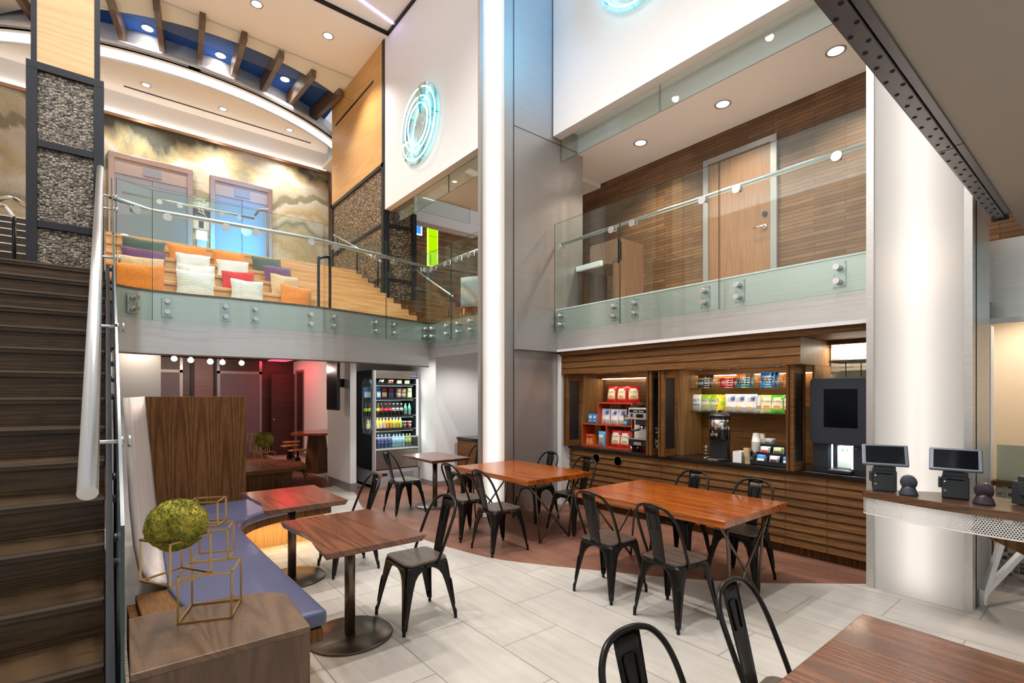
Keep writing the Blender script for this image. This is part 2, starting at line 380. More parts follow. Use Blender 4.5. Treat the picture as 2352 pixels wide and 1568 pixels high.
def mural(name):
    m, N, L, b = nmat(name)
    tc = N.new('ShaderNodeTexCoord')
    n1 = N.new('ShaderNodeTexNoise'); n1.inputs['Scale'].default_value = .55; n1.inputs['Detail'].default_value = 5; n1.inputs['Roughness'].default_value = .5; n1.inputs['Distortion'].default_value = .5
    mp = N.new('ShaderNodeMapping'); mp.inputs['Location'].default_value = (3.2,0,1.0); L.new(tc.outputs['Object'], mp.inputs[0]); L.new(mp.outputs[0], n1.inputs['Vector'])
    sp = N.new('ShaderNodeSeparateXYZ'); L.new(tc.outputs['Object'], sp.inputs[0])
    a = N.new('ShaderNodeMath'); a.operation = 'MULTIPLY_ADD'; a.inputs[1].default_value = .30; a.inputs[2].default_value = -1.93; L.new(sp.outputs[2], a.inputs[0])
    c = N.new('ShaderNodeMath'); c.operation = 'MULTIPLY_ADD'; c.inputs[1].default_value = 1.0; L.new(n1.outputs['Fac'], c.inputs[0]); L.new(a.outputs[0], c.inputs[2])
    cr = (.64,.57,.39); wh = (.70,.67,.57); ol = (.31,.29,.19); dk = (.11,.11,.085); ta = (.56,.44,.23); pa = (.55,.51,.38)
    st = [(0,cr),(.06,wh),(.12,ta),(.17,cr),(.24,ol),(.28,pa),(.33,wh),(.40,ta),(.46,cr),(.52,wh),(.545,ol),(.61,ol),(.64,pa),(.70,cr),(.76,wh),(.82,ta),(.87,ol),(.90,dk),(1,dk)]
    r = ramp(N, st); L.new(c.outputs[0], r.inputs['Fac'])
    n2 = N.new('ShaderNodeTexNoise'); n2.inputs['Scale'].default_value = 28; n2.inputs['Detail'].default_value = 4; L.new(tc.outputs['Object'], n2.inputs['Vector'])
    r2 = ramp(N, [(.36,(.55,.54,.5)),(.5,(1,1,1))]); L.new(n2.outputs['Fac'], r2.inputs['Fac'])
    mx = N.new('ShaderNodeMix'); mx.data_type = 'RGBA'; mx.blend_type = 'MULTIPLY'; mx.inputs[0].default_value = .35
    L.new(r.outputs['Color'], mx.inputs[6]); L.new(r2.outputs['Color'], mx.inputs[7])
    L.new(mx.outputs[2], b.inputs['Base Color']); b.inputs['Roughness'].default_value = .18; b.inputs['Specular IOR Level'].default_value = .4
    return m
MURAL = mural('layered_stone_mural')

# ================================================================== THE SETTING
struct('floor', MB().prism([(-2.2,-1.5),(9,-1.5),(9,16),(-2.2,16)], -.1, 0), FLOOR, 'pale grey stone-look tile floor of the cafe', 'floor')
curve = [(3.34,8.5),(3.3,8.3),(2.97,7.2),(2.84,6.2),(2.86,5.3),(2.95,4.7),(3.09,4.15),(3.34,3.7),(3.69,3.18),(4.1,2.6),(4.58,2.07),(4.9,1.8),(5.25,1.5)]
cv = [(p.x,p.y) for p in bez([(x,y,0) for x,y in curve], 6)]
struct('floor.001', MB().prism(cv+[(5.9,1.45),(5.9,8.9),(3.34,8.9)], -.05, .002), FLOORB, 'brown plank tile floor with a curved edge in front of the coffee counter', 'floor')
struct('floor.002', MB().prism([(1.2,9.2),(3.2,9.2),(3.4,9.5),(3.4,15.5),(-2,15.5),(-2,10.5),(1.0,10.2)], -.05, .002), FLOORB, 'brown tile floor of the back hall beyond the banquette', 'floor')

# right: coffee bar side, corridor above
struct('wall_right', box(7.0,7.15,-1.5,8,2.967,5.9), WOODWALL, 'dark stacked wood strip wall of the upper corridor', 'wall')
struct('wall_right_upper', box(5.30,5.47,-1.5,5.56,5.61,9.6), WHITE, 'tall white wall above the upper corridor opening', 'wall')
struct('ceiling_corridor', box(5.85,7.15,-1.5,8,5.51,5.6), CEIL, 'low cream ceiling over the upper corridor', 'ceiling')
struct('ceiling_corridor_slot', MB().box(5.47,5.87,-1.5,5.56,5.80,5.88).box(5.845,5.87,-1.5,5.56,5.6,5.8), CEIL, 'cove slot beside the glass curtain over the corridor', 'ceiling')
struct('floor_corridor', box(5.36,7.1,.8,8,2.5,2.95), mat('corridor_floor',(.66,.58,.50),.5), 'floor slab of the upper corridor', 'floor')
struct('trim_1', box(5.33,5.36,1.45,5.52,2.36,2.967), FASCIA, 'brushed steel fascia under the right balcony glass', 'trim')
struct('trim_2', MB().box(5.322,5.37,1.45,5.52,2.326,2.362).box(5.322,5.37,1.45,5.52,2.955,2.972), WHITE, 'thin white edge strip along the right balcony fascia', 'trim')
struct('wall_counter_back', MB().box(6.19,6.3,.9,5.6,0,2.5), OAK_DV, 'wood back wall of the coffee counter', 'wall')
struct('wall_counter_end', box(5.40,6.3,5.49,5.575,0,2.3), WHITE, 'narrow white wall end left of the coffee counter', 'wall')

# column clad in grey metal with a glowing front panel
col = MB().box(4.54,5.97,5.58,5.62,0,9.6).box(4.38,4.54,5.585,5.66,0,9.6).box(4.54,5.97,6.04,6.08,0,9.6).box(5.93,5.97,5.62,6.04,0,9.6).box(3.95,3.995,5.575,5.63,0,9.6).prism([(3.975,5.628),(4.40,6.08),(4.54,6.08),(4.54,6.04),(4.42,6.04),(4.0,5.61)],0,9.6).box(4.50,4.54,5.62,6.04,0,9.6)
struct('column_1', col, GREYCLAD, 'tall grey metal clad corner column', 'column')
struct('trim_3', MB().box(4.542,5.966,5.576,5.5795,5.53,5.536).box(4.542,5.966,5.576,5.5795,2.50,2.505).box(4.537,4.5425,5.575,5.582,0,9.6), BLACK, 'fine joint lines on the grey metal column', 'trim')
struct('column_1_panel', MB().add([(3.995,5.592,0),(4.38,5.592,0),(4.38,5.592,9.6),(3.995,5.592,9.6)],[(0,1,2,3)]), OPAL, 'glowing white panel on the front of the corner column', 'column')
struct('column_1_box', MB().box(4.54,5.33,5.50,5.576,2.326,2.93), GREYCLAD, 'shallow grey metal box on the corner column at balcony height', 'trim')
# right light column
c2 = MB().box(5.18,5.30,1.42,1.475,0,6.2).box(5.18,5.34,.78,.83,0,6.2).box(5.30,5.90,1.44,1.475,0,6.2).box(5.30,5.90,.78,.81,0,6.2).box(5.86,5.90,.8,1.45,0,6.2)
struct('column_2', c2, FASCIA, 'steel edges of the lit column behind the order counter', 'column')
struct('column_2_panel', MB().add([(5.197,.83,0),(5.197,1.42,0),(5.197,1.42,6.2),(5.197,.83,6.2)],[(0,1,2,3)]), OPAL, 'glowing white front panel of the lit column behind the order counter', 'column')

# far left neon wall, lower ceilings
struct('wall_neon', box(4.41,4.55,5.98,9.60,5.44,9.6), WHITE, 'white wall carrying the round neon sign', 'wall')
struct('ceiling_lobby', box(4.55,9.5,6.1,8.5,5.44,5.55), CEIL, 'cream ceiling beyond the neon wall', 'ceiling')
struct('wall_lobby_back', box(4.7,10,13.2,13.35,2.9,9), WOODWALLX, 'brown wood strip wall behind the upper stair lobby', 'wall')
struct('wall_elevator', box(-6,4.82,14.0,14.12,2.9,7.74), MURAL, 'elevator wall with a mural of cream, olive and grey strata', 'wall')
struct('wall_elevator_top', MB().box(-6,4.72,14.0,14.12,7.80,8.6).box(4.86,6,14.3,14.4,3,9), WHITE, 'white wall strip above the elevator mural', 'wall')
struct('trim_4', MB().box(-6,4.82,13.93,14.05,7.74,7.81).box(4.78,4.84,13.95,14.1,2.9,7.81), mat('copper_trim', (.62,.40,.26), .3, .9), 'copper coloured trim along the top of the mural wall', 'trim')

struct('ceiling_lobby_high', box(4.42,10,8.5,13.4,7.6,7.7), CEIL, 'higher ceiling over the lobby stair', 'ceiling')
# atrium ceiling with a round edge, blue recess, lower disc
arcp = arc(2.2,16.18,4.6, 180, 358, 60)
arcp = [p for p in arcp if p[0] < 4.41 and p[1] < 16.1]
poly = [(4.41,-1.5),(4.41,arcp[-1][1])] + arcp[::-1] + [(-6,16.1),(-6,-1.5)]
TR = (2.9,4.33,7.2,9.42)      # recessed light tray in the ceiling
cm = MB()
pa = [(-6,-1.5),(5.4,-1.5),(5.4,7.2),(-6,7.2)]; cm.prism(pa, 8.9, 9.05)
cm.box(-6,1.5,7.2,9.42,8.9,9.05)
pb = [(-6,9.42),(4.41,9.42),(4.41,arcp[-1][1])]+arcp[::-1]+[(-6,16.1)]; cm.prism(pb, 8.9, 9.05)
struct('ceiling_main', cm, CEIL, 'white atrium ceiling with a round cut edge', 'ceiling')
struct('ceiling_tray', MB().box(1.5,4.37,7.2,9.36,8.93,9.05), CEIL, 'recessed white ceiling tray with a light line', 'ceiling')
struct('trim_5', MB().box(1.5,4.41,9.36,9.42,8.88,9.04).box(4.37,4.41,7.2,9.42,8.88,9.04), BLACK, 'black shadow gap round the ceiling tray', 'trim')
struct('ceiling_recess', box(-6,4.6,11,16.2,9.12,9.2), BLUE, 'deep blue felt ceiling of the recess', 'ceiling')
def ringseg(cx,cy,r0,r1,z0,z1,a0=182,a1=358,n=80):
    o = arc(cx,cy,r1,a0,a1,n); i = arc(cx,cy,r0,a0,a1,n)
    m = MB()
    vs = [(x,y,z0) for x,y in o]+[(x,y,z1) for x,y in o]+[(x,y,z0) for x,y in i]+[(x,y,z1) for x,y in i]; fs = []; 
    for k in range(n-1):
        fs += [(k,k+1,n+k+1,n+k),(2*n+k+1,2*n+k,3*n+k,3*n+k+1),(n+k,n+k+1,3*n+k+1,3*n+k),(k+1,k,2*n+k,2*n+k+1)]
    return m.add(vs, fs, True)
DC = (1.45,18.2)
dsc = [p for p in arc(*DC,5.62,182,358,80) if p[0] < 4.75 and p[1] < 16]
struct('ceiling_disc', MB().prism(dsc+[(4.75,14.0),(4.75,14.0),(-4.0,14.0)], 8.31, 8.36), CEIL, 'lower round cream soffit in front of the elevators', 'ceiling')
struct('ceiling_disc_edge', ringseg(*DC,5.72,5.78,8.52,8.66).add(*(lambda m:(m.v,m.f))(ringseg(*DC,5.42,5.46,8.5,9.15)),True).add(*(lambda m:(m.v,m.f))(ringseg(*DC,5.42,5.78,8.52,8.56)),True), CEIL, 'upstand and lip of the round soffit', 'ceiling')
tag(ringseg(*DC,5.60,5.64,8.365,8.515).build('cove_light_band', emis('cove_band',(1,.93,.82),1.25)), 'glowing white band round the edge of the cream soffit', 'lamp')
tag(box(-6,4.70,13.93,13.97,7.812,7.822).build('cove_strip_light', emis('cove_strip',(1,.93,.84),9)), 'light strip on the copper trim washing the white wall above the mural', 'lamp')
struct('trim_6', MB().box(.3,4.2,13.62,13.66,8.302,8.312), BLACK, 'black slot in the round soffit above the elevators', 'trim')

tag(MB().bar((1.6,8.46,8.922),(4.36,9.10,8.922),.025,.012).build('led_line_light', emis('violet_led',(.50,.42,1),14)), 'thin violet white light line in the recessed ceiling tray', 'lamp')
# hall below the balcony
struct('wall_hall_back', box(-2,4.4,15.2,15.3,0,2.7), HALLWOOD, 'dark red wood wall at the end of the lower hall', 'wall')
struct('wall_hall_right', MB().box(4.2,4.3,12.3,15.2,0,2.7).box(4.3,6,12.3,12.4,0,2.7), WHITE, 'white wall on the right of the lower hall', 'wall')
struct('wall_hall_left', box(.05,.56,8.0,8.25,0,2.5), WHITE, 'white wall end behind the dark wood screen', 'wall')
struct('wall_partition', box(3.29,3.40,8.53,9.6,0,2.5), WHITE, 'white partition between the hall and the drinks fridge', 'wall')
struct('wall_fridge_side', MB().box(4.66,4.76,7.97,9.7,0,2.6).box(4.76,7,7.97,8.07,0,2.6).box(3.3,4.7,9.6,9.7,0,2.6), WHITE, 'white wall to the right of the drinks fridge', 'wall')
struct('baseboard_right', MB().box(4.645,7,7.955,7.975,0,.10).box(4.645,4.665,7.955,8.5,0,.10), GREYM, 'grey baseboard of the white wall by the fridge', 'baseboard')
struct('baseboard_left', MB().box(3.278,3.412,8.518,8.535,0,.14).box(3.278,3.292,8.52,9.6,0,.14).box(4.185,4.2,12.3,15.2,0,.1), GREYM, 'grey baseboard of the white partition', 'baseboard')
struct('ceiling_hall', box(-2,4.4,8.0,15.3,2.62,2.68), mat('dark_ceiling', (.05,.03,.035), .7), 'dark ceiling of the lower hall', 'ceiling')
struct('ceiling_hall_front', MB().box(-.2,4.45,7.76,8.0,2.45,2.5), NAVY, 'navy strip of ceiling behind the balcony fascia', 'ceiling')
struct('ceiling_fridge', MB().box(4.40,9,6.12,8.0,2.55,2.62).box(3.4,4.7,7.76,9.7,2.55,2.62), CEIL, 'low cream ceiling over the fridge corner', 'ceiling')

# balcony slab and steel fascia
BAL = [(.06,7.20),(.22,7.30),(.41,7.36),(.85,7.36),(1.36,7.30),(2.40,7.28),(3.43,7.48),(4.36,7.70)]
slab = [(x,y+.06) for x,y in BAL[:-1]] + [(4.42,7.78),(4.42,6.10),(9.5,6.10),(9.5,14),(-6,14),(-6,6.85),(.06,6.85)]
struct('floor_balcony', MB().prism(slab, 2.70, 2.90), OAK_L, 'balcony floor slab in front of the bleacher steps', 'floor')
def ribbon(pts, z0, z1, t):
    m = MB(); n = len(pts)
    nr = []
    for i in range(n):
        a = Vector(pts[max(i-1,0)]); b = Vector(pts[min(i+1,n-1)]); d = (b-a).normalized(); nr.append((d.y,-d.x))
    for i in range(n-1):
        (x0,y0),(x1,y1) = pts[i],pts[i+1]
        q = [(x0,y0),(x1,y1),(x1-nr[i+1][0]*t,y1-nr[i+1][1]*t),(x0-nr[i][0]*t,y0-nr[i][1]*t)]
        m.prism(q, z0, z1)
    return m
BALF = [(p.x,p.y) for p in bez([(x,y,0) for x,y in BAL[:-1]], 6)] + [BAL[-1]]
struct('trim_7', ribbon(BALF, 2.17, 2.91, .03), FASCIA, 'brushed steel fascia of the left balcony', 'trim')
struct('trim_8', box(4.36,4.39,6.1,7.70,2.32,2.91), GREYCLAD, 'dark steel fascia of the balcony return', 'trim')
struct('trim_9', ribbon([(x,y-.012) for x,y in BALF], 2.905, 2.93, .10).box(4.35,4.45,6.1,7.70,2.905,2.93), BEAMW, 'thin wood edge on top of the left balcony fascia', 'trim')
struct('trim_10', ribbon([(x,y-.01) for x,y in BALF], 2.155, 2.172, .05), BEAMW, 'dark edge under the left balcony fascia', 'trim')

# low ceiling at the right, fascia and room beyond it
struct('ceiling_low', box(1.0,9,-1.5,.585,3.06,3.2), TAUPE, 'low taupe ceiling over the order counter', 'ceiling')
struct('ceiling_low_beige', MB().prism([(3.05,-.6),(3.2,-.1),(3.6,.2),(9,.2),(9,-1.4),(3.05,-1.4)],3.03,3.062), BEIGE, 'beige sheet with a curved edge under the low ceiling', 'ceiling')  # thin beige sheet with a curved edge, just below the taupe ceiling
struct('trim_11', box(6.20,6.24,-1.5,.9,2.36,3.06), FASCIA, 'steel fascia above the passage beside the order counter', 'trim')
struct('trim_12', box(6.19,6.25,-1.5,.9,2.32,2.362), WHITE, 'white strip under the fascia above the passage', 'trim')
struct('wall_passage', MB().box(7.6,7.7,-1.5,1.4,0,2.9).box(6.3,7.7,1.3,1.4,0,2.9), BEIGE, 'warm beige wall of the passage beside the order counter', 'wall')
struct('ceiling_passage', box(6.24,7.7,-1.5,1.4,2.75,2.8), CEIL, 'ceiling of the passage beside the order counter', 'ceiling')
struct('wall_left', box(-2.2,-2.1,-1.5,13.9,0,9.2), WHITE, 'white wall left of the staircase', 'wall')

# ================================================================== LAMPS
def downlight(x, y, z, label, group, r=.075, e=60, col=NEUT, ang=1.9, vis=True):
    t = thing('downlight', label, 'light', (x,y,z), 0, group)
    MB().lathe((0,0,0), [(r,0),(r+.018,-.004),(r+.016,-.008),(r-.004,-.006),(r-.008,.0),(r-.008,.02)], 28).build('trim_ring', BEAMW if False else GREYM, t)
    MB().cyl((0,0,-.003), r-.006, .004, 24).build('lens', LENS, t)
    l = light('SPOT', 'lamp', (0,0,-.02), e, col, spot_size=ang, spot_blend=.6, shadow_soft_size=r)
    l.parent = t; return t
nth = ['first','second','third','fourth','fifth','sixth']
for i, x in enumerate((2.17,3.48)):
    downlight(x, 10.2, 8.9, ('left','right')[i]+' recessed light in the white atrium ceiling', 'atrium ceiling lights', .09, 500)
for i, x in enumerate((.66,1.96,3.29)):
    downlight(x, 12.6, 9.12, ('leftmost','middle','rightmost')[i]+' recessed light in the blue ceiling between beams', 'blue ceiling lights', .1, 70)
for i, x in enumerate((.67,2.12,3.58)):
    downlight(x, 13.3, 8.31, ('leftmost','middle','rightmost')[i]+' small light in the round cream soffit', 'round soffit lights', .075, 260)
for i, y in enumerate((2.09,3.41,4.72)):
    downlight(6.33, y, 5.51, ('nearest','middle','farthest')[i]+' recessed light in the upper corridor ceiling', 'corridor ceiling lights', .085, 190, WARM, 2.1)
for y in (1.5,4.6,7.0):
    for x in (.6,2.0) if y < 7 else (.2,):
        light('SPOT', 'atrium_ceiling_lamp', (x,y,8.86), 400, NEUT, spot_size=2.3, spot_blend=.6, shadow_soft_size=.07)

light('SPOT','blue_column_fill',(4.55,-1.0,8.5),2600,(.04,.45,1),(R(79),0,R(-2)),spot_size=R(30),spot_blend=1,shadow_soft_size=.2)  # added unseen spot that tints the column top blue
light('AREA','teal_fascia_fill',(1.2,-1.3,2.3),12,(.25,.8,.95),(R(90),0,R(-80)),shape='RECTANGLE',size=.8,size_y=.8)  # unseen area light added to tint the passage fascia teal

downlight(.32,7.78,2.44,'added recessed light brightening the wall behind the oak screen under the balcony','added lights under the balcony',.05,14,WARM,2.4)  # lamp added to brighten the wall end under the balcony
downlight(5.05,7.0,2.55,'added recessed light in the low ceiling brightening the white wall','added lights under the balcony',.05,70,NEUT,2.6)  # extra lamp added so the white wall gets more light
downlight(4.05,8.05,2.55,'added recessed light in the low ceiling brightening the drinks fridge corner','added lights under the balcony',.05,45,NEUT,2.6)  # extra lamp added to light the fridge corner

area('ceiling_fill_light', (-1.9,4.5,6.4), .3, 5.0, 210, (.92,.96,1), (PI,0,0))  # added out-of-view fill that brightens the atrium ceiling
area('upper_wall_fill_light', (3.2,-.4,3.35), 3.6, .4, 20, (.95,.96,1), (PI,0,0))  # hidden fill added to lift the upper right wall and ceiling
downlight(7.0,.55,2.75,'added recessed light brightening the passage beside the order counter','added passage lights',.05,70,WARM,2.6)  # lamp added to brighten the beige passage walls

# ================================================================== STAIRCASE
st = thing('staircase', 'wide staircase of dark stained oak treads climbing along the left edge', 'staircase', (0,0,0))
RISE, GO, TOPY, TOPZ = .1844, .30, 6.63, 2.95
for i in range(16):
    z = TOPZ-RISE*i; y = TOPY-GO*i
    tr = MB().box(-2.05,-.005, y, y+GO+.02 if i else 6.9, z-.045, z).build('tread', STAIRW, st, bevel=.006)
    MB().box(-2.05,-.006, y-.012, y+.012, z-.012, z+.003).build('nosing', DKMETAL, tr)
    if z-RISE > -.01 or 1: MB().box(-2.05,-.005, y+.022, y+.045, max(0,z-RISE), z-.045).build('riser', STAIRW, st)
ns = RISE/GO
def zs(y): return TOPZ-(TOPY-y)*ns
sm_ = MB()
pr = [(1.86,.0),(2.3,.0),(6.9,2.55),(6.9,3.02),(6.66,3.02),(1.86,.06)]
sm_.add([(0,y,z) for y,z in pr]+[(.03,y,z) for y,z in pr], [(5,4,3,2,1,0),(6,7,8,9,10,11)]+[(i,(i+1)%6,6+(i+1)%6,6+i) for i in range(6)])
sm_.build('stringer', IRON, st)
MB().add([(.004,2.3,0),(.004,7.0,0),(.004,7.0,2.6),(.028,2.3,0),(.028,7.0,0),(.028,7.0,2.6)],[(0,1,2),(5,4,3),(0,3,4,1),(1,4,5,2),(2,5,3,0)]).build('side_panel', mat('distressed_dark_board', (.035,.028,.022), .45, bump=.4, bscale=30), st)

bal = thing('stair_balustrade', 'clear glass guard with a thick satin steel handrail on the staircase', 'balustrade', (0,0,0))
MB().tube([(-.05,2.33,1.33),(-.045,6.95,1.33+4.62*.6)], .031, 20).build('handrail', STEEL, bal)
for a, b in ((2.2,3.55),(3.58,4.95),(4.98,6.45),(6.48,7.12)):
    vs = [(x,y,z) for x in (.040,.051) for y,z in ((a,zs(a)-.12),(b,zs(b)-.12 if b<7 else 2.75),(b,zs(b)+1.0 if b<7 else 4.1),(a,zs(a)+1.0))]
    MB().add(vs, [(0,1,2,3),(7,6,5,4),(0,4,5,1),(1,5,6,2),(2,6,7,3),(3,7,4,0)]).build('glass_panel', GLASS, bal)
    for y in (a+.2, b-.2):
        if b-a > .8 or y == a+.2:
            for dz in (0,-.13): MB().cyl((.03,y,zs(y)+dz-.0), .022, .027, 16, (1,0,0)).build('standoff', STEEL, bal)
for y in (2.73,3.72,4.75,5.9,6.3):
    z = 1.33+(y-2.33)*.6
    m = MB().tube([(-.045,y,z-.03),(-.045,y,z-.075),(-.02,y,z-.09),(.062,y,z-.09)], .009, 10).cyl((.074,y,z-.09),.026,.012,18,(1,0,0)).cyl((.046,y,z-.09),.022,.014,18,(1,0,0))
    m.build('bracket', STEEL, bal)

us = thing('upper_stair', 'dark brown upper steps with bright nosings left of the pebble pillar', 'staircase', (0,0,0))
for i in range(8):
    z = 2.95+.1875*(i+1); y = 8.3+.38*i
    tr = MB().box(-2.05,-.64,y,y+.42,z-.1875,z).build('step', STAIRW, us)
    MB().box(-2.05,-.645,y-.01,y+.01,z-.014,z+.002).build('nosing', STEEL, tr)
pr = thing('stair_post_rail', 'black post with a looped end on the upper steps left of the pebble pillar', 'handrail', (0,0,0))
MB().tube([(-.80,7.9,2.95),(-.80,7.9,3.66)], .02, 12).build('post', BLACK, pr)
MB().tube(bez([(-.80,7.9,3.66),(-.88,7.95,3.78),(-.95,7.85,3.78),(-.80,7.6,3.80),(-.66,7.9,3.80),(-.68,9.0,4.2)],6), .022, 12).build('loop_rail', STEEL, pr)

# ================================================================== PEBBLE PILLARS
pl = thing('pebble_pillar', 'tall pillar at the stair head, caged pebbles below and pale oak above', 'pillar', (-.32,7.25,2.95))
FR = .085
for z0,z1 in ((.0,.43),(.50,1.25),(1.33,2.03)):
    MB().box(-.22,.22,-.23,.22,z0,z1).build('pebble_fill', PEBBLE, pl)
f = MB()
for x in (-.305,.22): f.box(x,x+FR,-.26,.25,-.0,2.10)
for z in (.43,1.25): f.box(-.22,.22,-.262,.25,z,z+.075)
f.box(-.305,.305,-.262,.25,2.03,2.11)
f.build('cage_frame', IRON, pl, bevel=.004)
MB().box(-.225,.225,-.245,.2,2.11,5.95).build('oak_panel', OAK_LXV, pl)
f = MB(); 
for x in (-.27,.225): f.box(x,x+.045,-.25,.2,2.11,5.95)
f.build('edge_strip', IRON, pl)

pr = thing('pebble_pillar', 'large pillar right of the elevators, brown pebbles below and golden oak above', 'pillar', (4.41,9.6,2.9))
for z0,z1 in ((.0,1.12),(1.18,2.23),(2.29,3.42)):
    MB().box(.0,.69,.02,3.0,z0,z1).build('pebble_fill', PEBBLE_W, pr)
f = MB()
f.box(-.03,.10,-.03,.08,0,3.52); f.box(.62,.72,-.03,.08,0,2.6); f.box(-.03,.10,2.93,3.02,0,3.5)
for z in (1.12,2.23): f.box(-.02,.7,-.01,3.0,z,z+.06)
f.box(-.03,.7,-.02,3.02,3.42,3.50)
f.build('cage_frame', IRON, pr)
MB().box(-.012,.3,.06,3.0,3.50,6.0).build('oak_panel', OAK_LY, pr)
MB().box(-.02,.05,-.03,.07,3.5,6.0).build('edge_strip', IRON, pr)
MB().box(-.016,-.011,.5,2.75,5.37,5.42).build('slot', BLACK, pr)

# ================================================================== BLEACHER STEPS
bl = thing('bleacher_seating', 'broad light oak bleacher steps with cushions between balcony and elevators', 'bleachers', (0,0,0))
TIERS = [(8.4,3.25),(9.0,3.55),(9.65,3.85),(10.36,4.15),(11.0,4.45)]
for i,(y,z) in enumerate(TIERS):
    y1 = TIERS[i+1][0] if i < 4 else 13.9
    tr = MB().box(.0,2.62,y,y1+.02,z-.30,z-.05).build('tier', OAK_L, bl)
    MB().box(.0,2.62,y-.02,y1+.02,z-.05,z).build('seat_board', OAK_L, tr, bevel=.006)
for i in range(10):
    z = 2.95+.15*(i+1); y = 8.12+.31*i
    MB().box(2.63,4.36,y,13.9 if i==9 else y+.33,z-.15,z).build('stair_step', OAK_L, bl, bevel=.006)
h = thing('loop_handrail', 'black loop handrail beside the lowest bleacher steps', 'handrail', (2.60,8.05,2.9))
MB().tube(bez([(0,0,0),(0,0,.86),(.03,.02,.93),(.16,.06,.98),(.2,.07,.9),(.2,.07,0)],6), .022, 12).build('rail', BLACK, h)
h = thing('loop_handrail', 'grey loop handrail at the top of the bleacher steps', 'handrail', (2.58,11.15,4.46))
MB().tube(bez([(0,0,0),(0,0,.92),(-.02,0,.99),(-.15,.05,.97),(-.22,.1,.86)],6), .024, 12).build('rail', GREYM, h)
h = thing('wall_handrail', 'sloping steel handrail on black posts in front of the brown pebble pillar', 'handrail', (0,0,0))
MB().tube([(4.30,9.5,4.35),(4.30,12.2,5.55)], .022, 12).build('rail', STEEL, h)
for y in (9.7,10.8,12.0): MB().tube([(4.32,y,3.13+max(0,(y-8.1)*.48)),(4.32,y,4.35+(y-9.5)*.444)], .018, 8).build('post', BLACK, h)

# ================================================================== CUSHIONS
def cushmat(name, col, rib=0, axis=2, sc=60):
    m, N, L, b = nmat(name); b.inputs['Base Color'].default_value = (*col,1); b.inputs['Roughness'].default_value = .9
    b.inputs['Sheen Weight'].default_value = .3
    tc = N.new('ShaderNodeTexCoord')
    if rib:
        wv = N.new('ShaderNodeTexWave'); wv.wave_type = 'BANDS'; wv.bands_direction = 'XYZ'[axis]; wv.inputs['Scale'].default_value = sc; wv.inputs['Distortion'].default_value = 2; wv.inputs['Detail Scale'].default_value = 3
        L.new(tc.outputs['Object'], wv.inputs['Vector']); h = wv.outputs['Fac']
        r = ramp(N, [(0, tuple(c*.72 for c in col)), (.6, col)]); L.new(h, r.inputs['Fac']); L.new(r.outputs['Color'], b.inputs['Base Color'])
    else:
        no = N.new('ShaderNodeTexNoise'); no.inputs['Scale'].default_value = 45; no.inputs['Detail'].default_value = 3; L.new(tc.outputs['Object'], no.inputs['Vector']); h = no.outputs['Fac']
        r = ramp(N, [(.3, tuple(c*.75 for c in col)), (.65, col)]); L.new(h, r.inputs['Fac']); L.new(r.outputs['Color'], b.inputs['Base Color'])
    bp = N.new('ShaderNodeBump'); bp.inputs['Strength'].default_value = .5; bp.inputs['Distance'].default_value = .01; L.new(h, bp.inputs['Height']); L.new(bp.outputs['Normal'], b.inputs['Normal'])
    return m
C_OR = cushmat('orange_velvet', (.80,.24,.02)); C_WH = cushmat('white_knit', (.85,.83,.76), 1, 2, 14); C_PK = cushmat('pale_linen', (.85,.78,.72))
C_TN = cushmat('tan_linen', (.70,.47,.25)); C_PU = cushmat('purple_velvet', (.16,.055,.14)); C_GR = cushmat('dark_green_velvet', (.065,.095,.075)); C_RD = cushmat('red_knit', (.72,.02,.02), 1, 0, 12)
def pillow_mesh(w, h, t):
    def side(s):
        def fn(u, v):
            a = u*2-1; b = v*2-1
            ed = max(0, (1-abs(a)**3.0)*(1-abs(b)**3.0))
            cx = 1-.07*(1-abs(b)**2)*0 - .05*(1-b*b)*abs(a); cz = 1-.05*(1-a*a)*abs(b)
            return (a*w/2*cx, s*(t/2*ed**.55+.004), b*h/2*cz)
        return fn
    m = MB(); n = 15
    m.grid(side(-1), n, n); m.grid(lambda u,v: side(1)(1-u,v), n, n)
    return m
def pillow(x, y, z, m, lab, w=.5, h=.40, lean=14, rz=0, group='bleacher cushions'):
    o = pillow_mesh(w, h, .15)
    r = random.Random(int(x*100+y*7)); 
    o.v = [(p[0]+.012*noise.noise(Vector(p)*6+Vector((x,y,z))), p[1]+.02*noise.noise(Vector(p)*5+Vector((y,x,0))), p[2]+.012*noise.noise(Vector(p)*6+Vector((z,x,y)))) for p in o.v]
    ob = o.build('cushion', m); ob.location = (x, y, z+h/2*math.cos(R(lean))+.02); ob.rotation_euler = (-R(lean), R(r.uniform(-3,3)), R(rz+r.uniform(-6,6)))
    return tag(ob, lab, 'cushion', group)
def ux(u, y):
    s = (u-1176)/1154.7; return y*(.6285+.7778*s)/(.7778-.6285*s)
